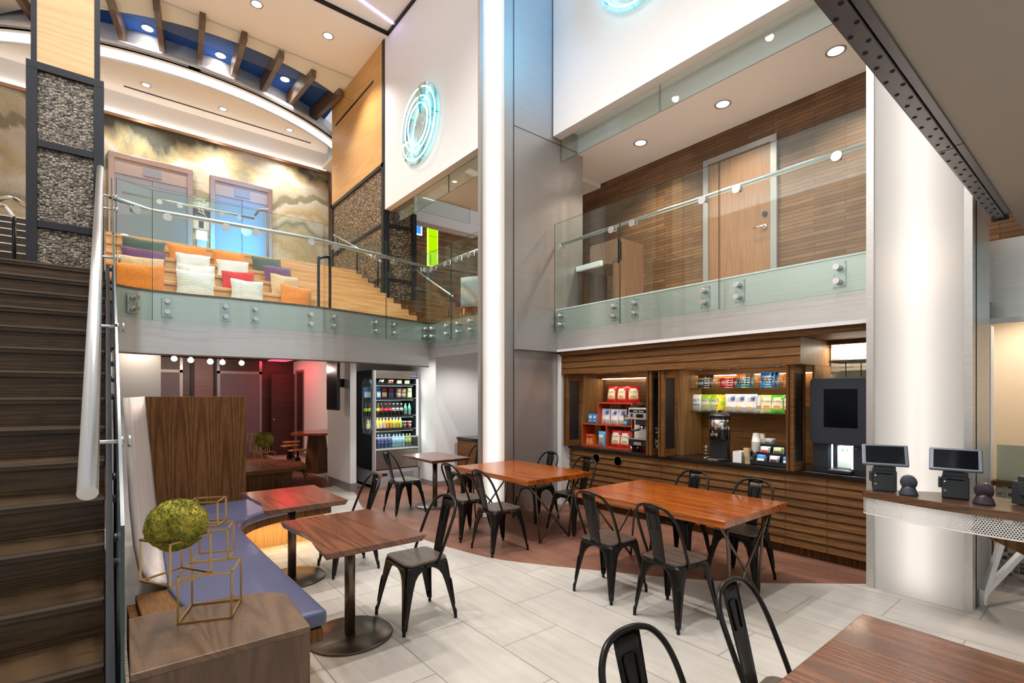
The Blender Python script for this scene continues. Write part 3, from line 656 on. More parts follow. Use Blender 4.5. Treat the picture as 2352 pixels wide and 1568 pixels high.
for u,y,z,m,lab,w,h in (
  (320,8.22,2.95,C_OR,'large orange cushion at the left end of the lowest bleacher row',.56,.46),
  (450,8.22,2.95,C_WH,'white knitted cushion in the lowest row, below the pale plain cushion',.46,.45),
  (568,8.22,2.95,C_WH,'white knitted cushion in the lowest row, in front of the red cushion',.44,.42),
  (680,8.22,2.95,C_OR,'orange cushion at the right end of the lowest bleacher row',.46,.42),
  (322,8.83,3.25,C_TN,'tan cushion just above the large orange cushion at left',.56,.38),
  (452,8.83,3.25,C_PK,'pale plain cushion between two white knitted cushions',.48,.37),
  (549,8.83,3.25,C_RD,'red ribbed cushion on the bleacher steps',.46,.36),
  (655,8.83,3.25,C_TN,'beige cushion above the right-hand orange cushion of the lowest row',.46,.40),
  (330,9.47,3.55,C_PU,'purple cushion between the green and tan cushions at left',.56,.34),
  (444,9.47,3.55,C_WH,'white knitted cushion directly below the left upper orange cushion',.48,.38),
  (536,9.47,3.55,C_WH,'white knitted cushion directly above the red cushion',.48,.37),
  (640,9.47,3.55,C_PU,'purple cushion below the right-hand green cushion',.48,.38),
  (330,10.15,3.85,C_GR,'dark green cushion in the top row at far left',.58,.36),
  (432,10.15,3.85,C_OR,'orange cushion in the top row, nearer the left',.56,.37),
  (526,10.15,3.85,C_OR,'orange cushion in the top row, nearer the right',.52,.38),
  (614,10.15,3.85,C_GR,'dark green cushion at the right end of the top row',.52,.38)):
    pillow(ux(u,y), y, z, m, lab, w, h)

# ================================================================== ELEVATORS
ELD = mat('elevator_door_steel', (.36,.37,.41), .32, .8); ELF = mat('elevator_frame_steel', (.58,.44,.38), .25, .95); ELT = mat('elevator_transom', (.50,.40,.35), .35, .8)
def elevator(x0, x1, lab):
    t = thing('elevator', lab, 'elevator', ((x0+x1)/2, 14.0, 4.45), 0, 'elevator entrances')
    w = (x1-x0)/2
    for s in (-1,1):
        MB().box(min(s*w,s*(w-.11)),max(s*w,s*(w-.11)),-.06,.0,0,2.52).build('frame_side', ELF, t, bevel=.006)
        MB().box(min(s*(w-.11),s*(w-.22)),max(s*(w-.11),s*(w-.22)),-.02,.0,0,2.40).build('inner_jamb', ELD, t)
    MB().box(-w,w,-.062,.0,2.40,2.52).build('frame_top', ELF, t, bevel=.006)
    MB().box(-w+.11,w-.11,-.03,-.001,2.08,2.40).build('transom', ELT, t)
    MB().box(-.17,.17,-.045,-.03,2.14,2.32).build('floor_indicator', ELD, t)
    MB().box(-w+.22,-.006,-.016,-.002,0,2.08).build('door_panel', ELD, t)
    MB().box(.006,w-.22,-.02,-.002,0,2.08).build('door_panel', ELD, t)
elevator(.04,1.60,'left elevator entrance beside the pebble pillar'); elevator(1.95,3.34,'right elevator entrance behind the neon ring reflection')
PURE = mat('white_lettering',(.95,.95,.93),.5); PLUM = mat('plum_board', (.07,.055,.07), .4); PAPER = mat('white_print', (.82,.78,.74), .5)
t = thing('elevator_sign', 'plum and white notice board between the two elevators', 'sign', (1.77,13.995,5.62))
MB().box(-.17,.17,-.02,0,0,.26).build('lower_sheet', PAPER, t); MB().box(-.17,.17,-.025,0,.245,.51).build('upper_board', PLUM, t)
mm = MB().bar((-.07,-.027,.415),(.09,-.027,.36),.004,.02)
mm.sphere((-.05,-.027,.475),.022,.003,.022).sphere((.02,-.027,.47),.022,.003,.022).bar((-.05,-.027,.48),(-.02,-.027,.44),.003,.025).bar((.02,-.027,.45),(.06,-.027,.41),.003,.025)
mm.build('stair_pictogram', PAPER, t)
MB().box(-.05,.05,-.022,0,.03,.20).build('figure_block', PLUM, t)
text('notice_line', 'IN CASE OF FIRE', .032, PAPER, (0,-.026,.315), FACE_NY, t); text('notice_line', 'ELEVATORS ARE OUT OF', .026, PAPER, (0,-.026,.28), FACE_NY, t)
text('wall_word', 'Going', .11, PURE, (-.05,-.006,.72), FACE_NY, t); text('wall_word', 'up?', .15, PURE, (.05,-.006,.60), FACE_NY, t)
t = thing('elevator_call_panel', 'steel call panel with a bright lit screen between the elevators', 'panel', (1.78,13.99,4.9))
MB().box(-.10,.10,-.025,0,.0,.5).build('plate', STEEL, t); MB().box(-.11,.11,-.04,-.02,.47,.68).build('lit_screen', emis('white_screen',(1,.97,.95),2.2), t)
for z in (.2,.3): MB().cyl((0,-.03,z),.025,.01,16,(0,1,0)).build('button', CHROME, t)

# ================================================================== BALUSTRADES
def balustrade(name, lab, panels, plates, zb, zt, zr, rail, inward=.09, gl=GLASS_G):
    """panels: list of (p,q) in plan; plates: distances from panel ends; the outward side is to the right of p->q"""
    t = thing(name, lab, 'balustrade', (0,0,0))
    for (p,q),ds in zip(panels,plates):
        p = Vector(p); q = Vector(q); d = (q-p).normalized(); n = Vector((d.y,-d.x)); L_ = (q-p).length
        a = p+d*.006+n*.055; b = q-d*.006+n*.055
        MB().prism([tuple(a),tuple(b),tuple(b+n*.012),tuple(a+n*.012)], zb, zt).build('glass_panel', gl, t)
        for s in ds:
            c = p+d*(s if s >= 0 else L_+s)
            pm = MB().prism([tuple(c-d*.055+n*.002),tuple(c+d*.055+n*.002),tuple(c+d*.055+n*.010),tuple(c-d*.055+n*.010)], zb+.06, zb+.30).build('mounting_plate', STEEL, t)
            for zz in (zb+.11, zb+.24):
                MB().cyl((*(c+n*.01),zz),.028,.085,20,(n.x,n.y,0)).build('standoff', CHROME, pm)
            bo = MB()
            for sx in (-.042,.042):
                for zz in (zb+.075,zb+.175,zb+.285): bo.cyl((*(c+d*sx+n*.01),zz),.008,.008,8,(n.x,n.y,0))
            bo.build('bolts', STEEL, pm)
            k = MB().cyl((*(c+n*.067),zr-.075),.046,.014,24,(n.x,n.y,0)).tube([(*(c+n*.055),zr-.075),(*(c+n*(.055-inward*.5)),zr-.075),(*(c+n*(.055-inward)),zr-.075),(*(c+n*(.055-inward)),zr)],.011,8)
            k.build('rail_clamp', STEEL, t)
    MB().tube(rail, .025, 14).build('handrail', STEEL, t)
    return t
BP = [(.06,7.20),(.41,7.36),(1.36,7.30),(2.40,7.28),(3.43,7.48),(4.36,7.70)]
balustrade('balcony_balustrade', 'clear glass guard with steel handrail along the curved left balcony', list(zip(BP[:-1],BP[1:])), [(.2,),(.17,-.17),(.17,-.17),(.17,-.17),(.17,-.14)], 2.56, 4.10, 3.88,
    [(x,y+.02,3.88) for x,y in [(.04,7.14),(.41,7.36),(1.36,7.30),(2.40,7.28),(3.43,7.48)]]+[(4.39,7.70,3.88)])
balustrade('balcony_return_balustrade', 'short glass guard on the balcony return beside the white lit column', [((4.36,7.70),(4.36,6.87)),((4.36,6.87),(4.36,6.10))][::1], [(.2,-.17),(.17,-.25)], 2.56, 4.10, 3.88,
    [(4.40,7.70,3.88),(4.40,6.1,3.88)]) if 0 else None
def bal_x(name, lab, X, segs, plates, zb, zt, zr, y0, y1):
    balustrade(name, lab, [((X,a),(X,b)) for a,b in segs], plates, zb, zt, zr, [(X+.05,y0,zr),(X+.05,y1,zr)])
bal_x('return_balustrade', 'short glass guard on the balcony return beside the white lit column', 4.36, [(7.70,6.87),(6.87,6.10)], [(.2,-.17),(.17,-.25)], 2.56, 4.10, 3.88, 7.70, 6.1)
def uy(u, x):
    s = (u-1176)/1154.7; return x*(.7778-.6285*s)/(.6285+.7778*s)
ya,yb,yc,yd = 5.50, uy(1424,5.27), uy(1652,5.27), 1.49
bal_x('corridor_balustrade', 'clear glass guard with steel handrail along the upper corridor', 5.33, [(ya,yb),(yb,yc),(yc,yd)], [(.10,-.14),(.2,-.2),(.2,-.24)], 2.62, 4.245, 3.96, 5.54, 1.47)

lg = thing('lobby_guard', 'glass guard with a steel rail at the top of the bleacher steps', 'balustrade', (0,0,0))
for a,b in ((.30,1.36),(1.38,2.50)): MB().box(a,b,11.10,11.112,4.46,5.42).build('glass_panel', GLASS_G, lg)
MB().tube([(.22,11.16,5.23),(2.33,11.16,5.23)],.022,12).build('handrail', STEEL, lg)
for u in (366,413,509,549):
    x = ux(u,11.1); MB().cyl((x,11.098,5.17),.046,.014,20,(0,-1,0)).tube([(x,11.1,5.17),(x,11.16,5.17),(x,11.16,5.23)],.01,8).build('rail_clamp', STEEL, lg)
# ================================================================== NEON RINGS
def neon(lab, loc, rz, group):
    t = thing('neon_ring_sign', lab, 'neon sign', loc, 0, group)
    MB().lathe((0,0,0),[(.001,0),(.70,0),(.70,.008),(.001,.008)],48).build('clear_backing', GLASS, t).matrix_local = Matrix.Rotation(-PI/2,4,'Y') @ Matrix.Translation((0,0,.03))
    for r in (.62,.47,.355):
        a0 = R(20)
        pts = [(-.06, -math.sin(R(105)+a)*0+r*math.cos(a), r*math.sin(a)) for a in [R(105)+2*PI*k/60 for k in range(59)]]
        MB().tube(pts,.011,10).build('neon_tube', NEON, t)
        m = MB()
        for k in range(5):
            a = R(40+72*k); m.cyl((-.06,(r+.02)*math.cos(a),(r+.02)*math.sin(a)),.008,.05,8,(1,0,0))
        m.build('tube_clip', mat('teal_clip',(.02,.35,.38),.4) if 'teal_clip' not in bpy.data.materials else bpy.data.materials['teal_clip'], t)
    m = MB()
    for r in (.60,.45,.335): m.bar((-.055,r*math.cos(R(100)),r*math.sin(R(100))),(-.03,(r-.14)*math.cos(R(104)),(r-.14)*math.sin(R(104))),.012,.03)
    m.build('electrode_lead', bpy.data.materials['teal_clip'], t)
neon('neon sign of three concentric blue rings beside the oak pillar', (4.405,8.08,6.53), 0, 'neon ring signs')
neon('neon ring sign cut by the top edge above the upper corridor', (5.295,3.93,7.30), 0, 'neon ring signs')

# ================================================================== CEILING BEAMS
for k in range(10):
    x = -1.62+.64*k; dx = x-1.45; y = 18.2-math.sqrt(max(.1,5.43**2-dx*dx))+.04
    if y > 15: continue
    t = MB(); fx = (x-2.77)*.13
    t.bar((x,y,8.90),(x+fx,y-1.75,8.90),.10,.34)
    o = t.build('ceiling_beam', BEAMW)
    tag(o, ['walnut beam seen left of the pebble pillar, farthest left','walnut beam seen left of the pebble pillar, second from left','walnut beam just behind the pebble pillar top','first walnut beam right of the pebble pillar','second walnut beam right of the pebble pillar','third walnut beam right of the pebble pillar','fourth walnut beam right of the pebble pillar','fifth walnut beam right of the pebble pillar','sixth walnut beam right of the pebble pillar','walnut beam next to the golden oak pillar'][k], 'beam', 'beams under the blue ceiling')

# hanging glass curtains
def gcurtain(lab, mb): tag(mb.build('glass_smoke_curtain', GLASS), lab, 'glass curtain')
gcurtain('clear glass strip hanging from the atrium ceiling before the blue recess', MB().box(-.1,2.05,11.2,11.21,8.38,8.9).box(2.06,4.41,11.2,11.21,8.38,8.9))
tag(MB().box(5.475,5.485,-1.4,3.78,5.27,5.62).box(5.475,5.485,3.80,5.57,5.27,5.62).build('glass_smoke_curtain', GLASS_G), 'green edged glass strip hanging over the upper corridor opening', 'glass curtain')
tag(MB().box(4.555,4.565,6.0,7.35,5.13,5.44).box(4.555,4.565,7.37,9.5,5.13,5.44).build('glass_smoke_curtain', GLASS_G), 'glass strip hanging under the wall with the neon rings', 'glass curtain')

# tubes inside the two glowing columns
TUBE2 = emis('glow_widening_tube', (1,.90,.80), 5)  # second tubes, added behind the first for a wider panel glow
def tube_lamp(lab, x, y, axis, zt, m_=TUBE):
    t = MB(); t.cyl((x,y,.05), .012, zt, 8); o = t.build('tube_lamp', m_); tag(o, lab, 'lamp', 'tubes in the lit columns')
tube_lamp('tube shining through the white front of the corner column', 4.188, 5.69, 0, 9.4)
tube_lamp('tube shining through the white column behind the order counter', 5.35, 1.125, 0, 6.0)

tube_lamp('rear tube added in the corner column to widen its glow', 4.20, 5.80, 0, 9.4, TUBE2)
tube_lamp('rear tube added to widen the glow of the column behind the order counter', 5.58, 1.125, 0, 6.0, TUBE2)
# ================================================================== CHAIRS
def make_chair(label):
    t = thing('metal_cafe_chair', label, 'chair', (0,0,0), 0, 'black metal chairs with wooden seats')
    # seat board (rounded, a little wider in front)
    def outline(sx, k=1.0):
        pts = []
        for cx,cy,a in ((.125,.135,0),(-.125,.12,90),(-.125,-.12,180),(.125,-.135,270)):
            pts += [(cx*k+.05*math.cos(R(a+d)), cy*k+.05*math.sin(R(a+d))) for d in (0,22,45,68,90)]
        return pts
    MB().prism(outline(1), .447, .465).build('seat', SEATW, t, bevel=.004)
    MB().prism([(x*1.01,y*1.01) for x,y in outline(1)], .415, .447, True).build('seat_pan', GUNM, t)
    # legs: bent sheet, wide at the apron, tapering to the foot
    prof = [(.437,.155),(.415,.150),(.400,.118),(.380,.092),(.345,.072),(.28,.058),(.18,.044),(.09,.033),(.03,.026)]
    for sx in (1,-1):
        for sy in (1,-1):
            tx, ty = sx*.172, sy*(.182 if sx > 0 else .168)
            fx, fy = sx*.232, sy*(.238 if sx > 0 else .205)
            def fn(u, v, tx=tx, ty=ty, fx=fx, fy=fy, sx=sx, sy=sy):
                i = min(int(v*(len(prof)-1)+1e-6), len(prof)-2); k = v*(len(prof)-1)-i
                z = prof[i][0]*(1-k)+prof[i+1][0]*k; w_ = prof[i][1]*(1-k)+prof[i+1][1]*k
                q = (.437-z)/.437; q = q**.9
                cx = tx+(fx-tx)*q; cy = ty+(fy-ty)*q
                rr = min(.022, w_*.45); s = u*2-1
                if s < -.34: return (cx-sx*rr-sx*(w_-rr)*((-s-.34)/.66), cy, z)
                if s > .34: return (cx, cy-sy*rr-sy*(w_-rr)*((s-.34)/.66), z)
                a = (s+.34)/.68*PI/2
                return (cx-sx*rr*(1-math.sin(a)), cy-sy*rr*(1-math.cos(a)), z)
            m = MB().grid(fn, 11, 9)
            if sx*sy < 0: m.f = [f[::-1] for f in m.f]
            lp = []
            for z,o in ((.30,.0),(.285,.012),(.24,.014),(.16,.010),(.11,.006),(.10,.0)):
                lp.append((z,o))
            loop = [(z,o) for z,o in lp]+[(z,-o) for z,o in lp[::-1][1:-1]]
            pts = []
            for z,o in loop:
                q = ((.437-z)/.437)**.9; cx = tx+(fx-tx)*q; cy = ty+(fy-ty)*q
                pts.append((cx-sx*.005+sx*o*.72*1-sx*.0, cy-sy*.005-sy*o*.72, z))
            m.tube(pts, .0035, 6, True)
            lg = m.build('leg', GUNM, t); md = lg.modifiers.new('s','SOLIDIFY'); md.thickness = .003; md.offset = 0
            MB().tube([(fx-sx*.010,fy-sy*.010,.0),(fx-sx*.012,fy-sy*.012,.055),(fx-sx*.018,fy-sy*.018,.075)],[.012,.0125,.009],10).build('foot', BLACK, lg)
    hp = [(-.075,.178,.425),(-.085,.181,.46),(-.135,.186,.58),(-.195,.183,.72),(-.235,.165,.80),(-.262,.12,.853),(-.275,.06,.874)]
    full = hp+[(-.278,0,.879)]+[(x,-y,z) for x,y,z in hp[::-1]]
    MB().tube(bez(full,5), .0115, 10).build('back_frame', GUNM, t)
    def sl(u,v):
        z = .43+.435*v; x = -.168-.105*v**1.05; hw = .050+.018*v
        return (x-.006*(1-(2*u-1)**2), (2*u-1)*hw, z)
    m = MB().grid(sl, 7, 8)
    e = [(.56,.026),(.80,.034)]
    pts = []
    for v,h in ((.86,.0),(.86,.022),(.84,.03),(.60,.028)): pts.append((v,h))
    tr = [sl(.5+h/.12,v) for v,h in reversed(pts)]+[sl(.5-h/.12,v) for v,h in pts[1:]]
    m.tube([(x-.004,y,z) for x,y,z in tr], .0035, 6)
    m.tube([(x+.004,y,z) for x,y,z in tr], .0035, 6)
    o = m.build('back_slat', GUNM, t); md = o.modifiers.new('s','SOLIDIFY'); md.thickness = .003
    return t
chair0 = make_chair('black metal chair beside the nearest square pedestal table')
first = [True]
def chair(x, y, rz, lab):
    if first[0]:
        first[0] = False; chair0.location = (x,y,0.003); chair0.rotation_euler = (0,0,R(rz)); chair0['label'] = lab; return chair0
    return dup(chair0, (x,y,.003), R(rz), lab)
chair(1.83,3.41,180,'black metal chair with wooden seat at the nearest square pedestal table')
chair(1.84,4.80,178,'black metal chair at the pedestal table with the red reflection')
chair(3.34,6.60,0,'black metal chair in front of the drinks fridge')
chair(4.42,6.62,180,'black metal chair against the white wall, half hidden by the lit column')
chair(3.34,5.00,2,'left side chair of the middle long table, nearer the fridge')
chair(3.33,4.35,-2,'left side chair of the middle long table, nearer the camera')
chair(4.55,5.10,180,'far side chair of the middle long table, next to the grey column')
chair(4.53,4.40,181,'far side chair of the middle long table, in front of the round cabinet holes')
chair(3.35,2.83,3,'left side chair of the long table before the counter, the farther one')
chair(3.35,2.19,-3,'left side chair of the long table before the counter, the nearer one')
chair(4.55,2.90,180,'counter side chair of the long table, in front of the coffee urn')
chair(4.50,2.24,181,'counter side chair of the long table, in front of the cup and tea rack')
chair(1.37,.81,-91,'black chair back at the bottom edge, left of the two foreground chairs')
chair(2.09,.815,-87,'black chair back left of the foreground table corner, right of the two')

# ================================================================== TABLES
def slab(top, zt, th, inset, seed=0):
    "table board whose underside is drawn in"
    n = len(top); cx = sum(p[0] for p in top)/n; cy = sum(p[1] for p in top)/n
    def sh(p):
        d = Vector((p[0]-cx,p[1]-cy)); l = d.length; return (p[0]-d.x/l*inset, p[1]-d.y/l*inset)
    bo = [sh(p) for p in top]; m = MB()
    m.add([(x,y,zt-th) for x,y in bo]+[(x,y,zt) for x,y in top], [tuple(range(n-1,-1,-1)),tuple(range(n,2*n))]+[(i,(i+1)%n,n+(i+1)%n,n+i) for i in range(n)])
    return m
def rect_wavy(hx, hy, wl=0, wr=0, seed=1, n=14):
    r = random.Random(seed); pts = []
    ph = [r.uniform(0,6) for _ in range(4)]
    for i in range(n): 
        y = hy-2*hy*i/(n-1); a = math.sin(PI*i/(n-1))
        pts.append((-hx+wl*(a*.9+.25*math.sin(5*y/hy+ph[0])*a), y))
    for i in range(n):
        y = -hy+2*hy*i/(n-1); a = math.sin(PI*i/(n-1))
        pts.append((hx-wr*(a+.3*math.sin(6*y/hy+ph[1])*a), y))
    return pts
def pedestal(x, y, hx, hy, lab, seed, m=WALNUT, wl=.03, wr=.008):
    t = thing('pedestal_table', lab, 'table', (x,y,0), 0, 'square pedestal tables')
    slab(rect_wavy(hx,hy,wl,wr,seed), .752, .045, .03).build('tabletop', m, t, bevel=.003)
    MB().tube([(0,0,.012),(0,0,.70)], .036, 28).build('pole', DKMETAL, t)
    MB().box(-.2,.2,-.2,.2,.696,.708).build('top_plate', BLACK, t)
    MB().lathe((0,0,0),[(.001,0.004),(.285,.004),(.292,.009),(.285,.016),(.10,.020),(.001,.020)],48).build('base', DKMETAL, t)
    return t
pedestal(1.325,3.44,.335,.485,'nearest square pedestal table with a live edge, by the banquette',3)
pedestal(1.325,4.84,.345,.475,'square pedestal table with a red light reflected on its top',5,wl=.05)
pedestal(3.875,6.65,.325,.475,'square pedestal table farthest away, in front of the white wall',8, TABLEW if False else WALNUT,wl=.01)
def longtable(x0,x1,y0,y1,lab):
    t = thing('long_table', lab, 'table', ((x0+x1)/2,(y0+y1)/2,0), 0, 'long orange wood tables')
    hx=(x1-x0)/2; hy=(y1-y0)/2
    slab(rect_wavy(hx,hy,.006,.006,int(y0*10)),.752,.058,.006).build('tabletop', TABLEW, t, bevel=.004)
    for s in (-1,1):
        y = s*(hy-.10)
        for a,b in ((-.42,.22),(.42,-.24),(.31,.22),(-.31,-.24)):
            MB().tube([(a,y,.69),(b,y,.012)], .011, 10).build('leg_rod', DKMETAL, t)
        MB().box(-.45,.45,y-.025,y+.025,.686,.694).build('leg_bracket', BLACK, t)
    return t
longtable(3.53,4.54,4.10,5.55,'long glossy orange wood table in the middle, next to the lit column')
longtable(3.52,4.56,1.88,3.40,'long glossy orange wood table nearest the coffee counter')
t = thing('foreground_table', 'brown glossy wood table filling the lower right corner', 'table', (1.83,.24,0))
slab(rect_wavy(.67,.485,.01,.02,4),.752,.05,.012).build('tabletop', WALNUT, t, bevel=.004)
MB().tube([(0,0,.012),(0,0,.70)], .036, 24).build('pole', DKMETAL, t)
MB().lathe((0,0,0),[(.001,.004),(.285,.004),(.292,.009),(.285,.016),(.001,.02)],40).build('base', DKMETAL, t)

# ================================================================== BANQUETTE
bq = thing('banquette', 'built-in corner bench with blue leather seat and tall oak screens', 'bench', (0,0,0))
front = [(.976,2.86),(.965,3.5),(.955,4.2),(.952,4.8),(.97,5.15),(1.05,5.42),(1.2,5.62),(1.45,5.76),(1.8,5.84),(2.05,5.86)]
fr = [(p.x,p.y) for p in bez([(x,y,0) for x,y in front],5)]
back = [(2.05,6.42),(1.26,6.48),(.40,6.38),(.385,6.0),(.30,3.85),(.335,3.5),(.40,3.07),(.765,3.02),(.765,2.86)]
MB().prism(fr+back, .375, .47).build('seat_cushion', LEATHER, bq, bevel=.028, seg=4)
MB().prism([(x-.03 if y<5 else x, y+(.04 if y>5.3 else 0)) for x,y in fr]+back, .30, .372).build('seat_board', OAK_DARKV, bq)
MB().box(1.0,2.0,6.0,6.4,0,.30).box(.45,.62,3.1,6.3,0,.30).build('base', OAK_G, bq)
def bk(u,v):
    P = [(1.66,.08,.285),(1.3,.098,.315),(1.0,.11,.345),(.75,.13,.366),(.6,.155,.378),(.5,.205,.386),(.46,.29,.39)]
    q = v*6; i = min(int(q),5); k = q-i
    z = P[i][0]*(1-k)+P[i+1][0]*k; a = P[i][1]*(1-k)+P[i+1][1]*k; b = P[i][2]*(1-k)+P[i+1][2]*k
    return (a+(b-a)*u, 3.86+2.58*u, z)
m = MB().grid(bk, 12, 13); o = m.build('backrest', LITOAK, bq); md = o.modifiers.new('s','SOLIDIFY'); md.thickness = .03; md.offset = -1
m = MB(); m.add([(.285,6.44,1.66),(1.27,6.50,1.66),(1.27,6.50,.0),(.39,6.40,.0),(.285,6.56,1.66),(1.27,6.56,1.66),(1.27,6.56,.0),(.39,6.52,.0)],[(0,1,2,3),(7,6,5,4),(4,5,1,0),(1,5,6,2),(2,6,7,3),(0,3,7,4)])
m.build('end_screen', OAK_DARKV, bq, bevel=.003)
MB().prism([(.14,3.87),(.31,3.87),(.35,3.5),(.42,3.06),(.25,3.06),(.16,3.35)], .40,.445).build('end_shelf', OAK_D, bq, bevel=.01)
MB().prism([(.10,3.84),(.20,3.84),(.22,3.3),(.30,3.06),(.12,3.06)], .0,.40).build('end_panel', OAK_DARKV, bq)
area('under_seat_strip', (1.5,5.86,.285), .9, .04, 2.2, (1,.68,.30))
area('under_seat_strip', (.80,4.6,.285), .05, 3.0, 2.5, (1,.68,.30))
m = MB(); pg = [(2.42,0),(6.52,0),(6.52,1.64),(3.87,1.64),(3.85,.46),(3.3,.42),(3.06,.58),(2.42,.58)]
m.prism(pg,.060,.071).xf(Matrix(((0,0,1,0),(1,0,0,0),(0,1,0,0),(0,0,0,1)))); m.build('outer_back_board', wood('weathered_board',(.05,.035,.026),(.16,.12,.09),(.33,.27,.22),'z',1.0,.5,bump=.3), bq)
t = thing('bench_end_block', 'brown oak block with a scratched top at the near end of the banquette', 'block', (0,0,0))
MB().prism([(.072,2.43),(.745,2.42),(.762,2.90),(.70,2.98),(.55,3.045),(.30,3.05),(.085,3.05)], .57, .60).build('block_top', BLOCKW, t, bevel=.004)
MB().prism([(.074,2.432),(.743,2.422),(.760,2.90),(.70,2.975),(.55,3.04),(.30,3.045),(.087,3.045)], .0, .57).build('block_body', wood('brown_oak_block_side',(.05,.026,.012),(.105,.056,.028),(.15,.085,.045),'z',1.6,.4,cathedral=.4,bump=.1), t)

# ================================================================== CUBE SCULPTURES AND MOSS BALLS
def frame_cube(a, b, z0, h, tt=.0085):
    "a, b: two adjacent bottom corners; the cube stands to the left of a->b"
    a = Vector(a); b = Vector(b); d = b-a; n = Vector((-d.y,d.x)); p = [a,b,b+n,a+n]; m = MB()
    e = tt/2
    for i in range(4):
        q, r_ = p[i], p[(i+1)%4]; u = (r_-q).normalized()*e
        for z in (z0+e, z0+h-e): m.bar((*(q-u),z),(*(r_+u),z), tt, tt)
        m.bar((*q,z0),(*q,z0+h), tt, tt)
    return m
def moss(c, r, lab, seed):
    rd = random.Random(seed); m = MB(); nu, nv = 64, 36
    def fn(u, v):
        a = 2*PI*u; b = PI*(v-.5); d = Vector((math.cos(b)*math.cos(a), math.cos(b)*math.sin(a), math.sin(b)))
        k = 1+.07*noise.noise(d*2.2+Vector((seed,0,0)))+.045*noise.noise(d*6)+.03*noise.noise(d*16)
        return tuple(Vector((d.x,d.y,d.z*.92))*r*k)
    m.grid(fn, nu, nv, True, True)
    for i in range(2600):
        d = Vector((rd.gauss(0,1),rd.gauss(0,1),rd.gauss(0,1))).normalized(); p = Vector((d.x,d.y,d.z*.92))*r*(1+.05*noise.noise(d*2.2+Vector((seed,0,0))))
        s = d.cross(Vector((rd.gauss(0,1),rd.gauss(0,1),rd.gauss(0,1)))).normalized(); w_ = s.cross(d)
        L_ = rd.uniform(.006,.016)*r/.12; q = p+s*L_+d*rd.uniform(.001,.006)*r/.12; mid = (p+q)/2+d*.005
        m.add([p-w_*.0012,p+w_*.0012,mid+w_*.001,q,mid-w_*.001],[(0,1,2,3,4)])
    o = m.build('moss_ball', MOSS); o.location = c
    return tag(o, lab, 'moss ball', 'moss balls')
def mossmat():
    m, N, L, b = nmat('moss'); mp = mapping(N, L); no = N.new('ShaderNodeTexNoise'); no.inputs['Scale'].default_value = 9; no.inputs['Detail'].default_value = 6; no.inputs['Roughness'].default_value = .7
    L.new(mp.outputs[0], no.inputs['Vector'])
    r = ramp(N, [(.30,(.10,.11,.012)),(.45,(.30,.28,.03)),(.58,(.48,.41,.06)),(.75,(.5,.35,.09))]); L.new(no.outputs['Fac'], r.inputs['Fac']); L.new(r.outputs['Color'], b.inputs['Base Color'])
    b.inputs['Roughness'].default_value = .95
    n2 = N.new('ShaderNodeTexNoise'); n2.inputs['Scale'].default_value = 120; n2.inputs['Detail'].default_value = 3; L.new(mp.outputs[0], n2.inputs['Vector'])
    bp = N.new('ShaderNodeBump'); bp.inputs['Strength'].default_value = .9; bp.inputs['Distance'].default_value = .01; L.new(n2.outputs['Fac'], bp.inputs['Height']); L.new(bp.outputs['Normal'], b.inputs['Normal'])
    return m
MOSS = mossmat()
def sculpture(lab, loc, rz, sc):
    t = thing('cube_frame_sculpture', lab, 'sculpture', loc, rz, 'brass cube frame sculptures'); t.scale = (sc,)*3
    o = Vector((.412,2.886))
    def P(x,y): return tuple(Vector((x,y))-o)
    frame_cube(P(.264,2.823),P(.473,2.743),0,.225).build('large_cube_frame', BRASS, t)
    frame_cube(P(.123,2.856),P(.222,2.687),.222,.196).build('ball_cube_frame', BRASS, t)
    frame_cube(P(.335,3.00),P(.49,2.945),.222,.165).build('rear_cube_frame', BRASS, t)
    frame_cube(P(.325,3.075),P(.455,3.015),.385,.135).build('top_cube_frame', BRASS, t)
    return t
sculpture('brass cube frame sculpture on the brown oak block, carrying the big moss ball', (.412,2.886,.602), 0, 1)
moss((.258,2.818,1.072), .122, 'large green moss ball on the near brass cube frames', 3)

# low console behind the screen
t = thing('low_console', 'low dark oak console with a rounded red-lit top beyond the oak screen', 'console', (0,0,0))
MB().prism([(1.3,9.45)]+[(2.55,9.45),(2.92,9.75),(3.0,10.2),(2.85,10.8),(2.4,11.2),(1.3,11.3)], .30,.37).build('console_top', OAK_D, t, bevel=.008)
MB().prism([(1.4,9.55),(2.5,9.55),(2.66,9.70),(2.66,10.9),(1.4,11.1)], 0,.30).build('console_body', OAK_DARKV, t)
sculpture('brass cube frame sculpture on the low console behind the oak screen', (2.30,10.15,.372), R(38), 1.12)
moss((2.253,9.97,.86), .155, 'smaller looking moss ball on the far brass cube frames', 9)

# ================================================================== COFFEE COUNTER
def ony(X, u): return uy(u, X)
BLACKSTONE = mat('black_granite', (.012,.011,.011), .16, bump=.02)
REDW = mat('red_orange_lacquer', (.42,.055,.018), .35)
CHALK = mat('chalkboard', (.008,.008,.010), .55)
def lapped(y0, y1, z0, z1, n, X, proud=.03, taper=.024):
    m = MB(); h = (z1-z0)/n
    for i in range(n):
        a = z0+h*i; b = a+h-.003
        m.add([(X-proud,y0,a),(X-proud,y1,a),(X-proud+taper,y1,b),(X-proud+taper,y0,b),(X,y0,a),(X,y1,a),(X,y1,b),(X,y0,b)],
              [(0,3,2,1),(4,5,6,7),(0,1,5,4),(3,7,6,2),(0,4,7,3),(1,2,6,5)])
    return m
seams = [5.49]+[ony(5.58,u) for u in (1342,1392,1446,1519,1601,1696,1804,1899.5)]+[1.49]
posn = ['first','second','third','fourth','fifth','sixth','seventh','eighth','ninth']
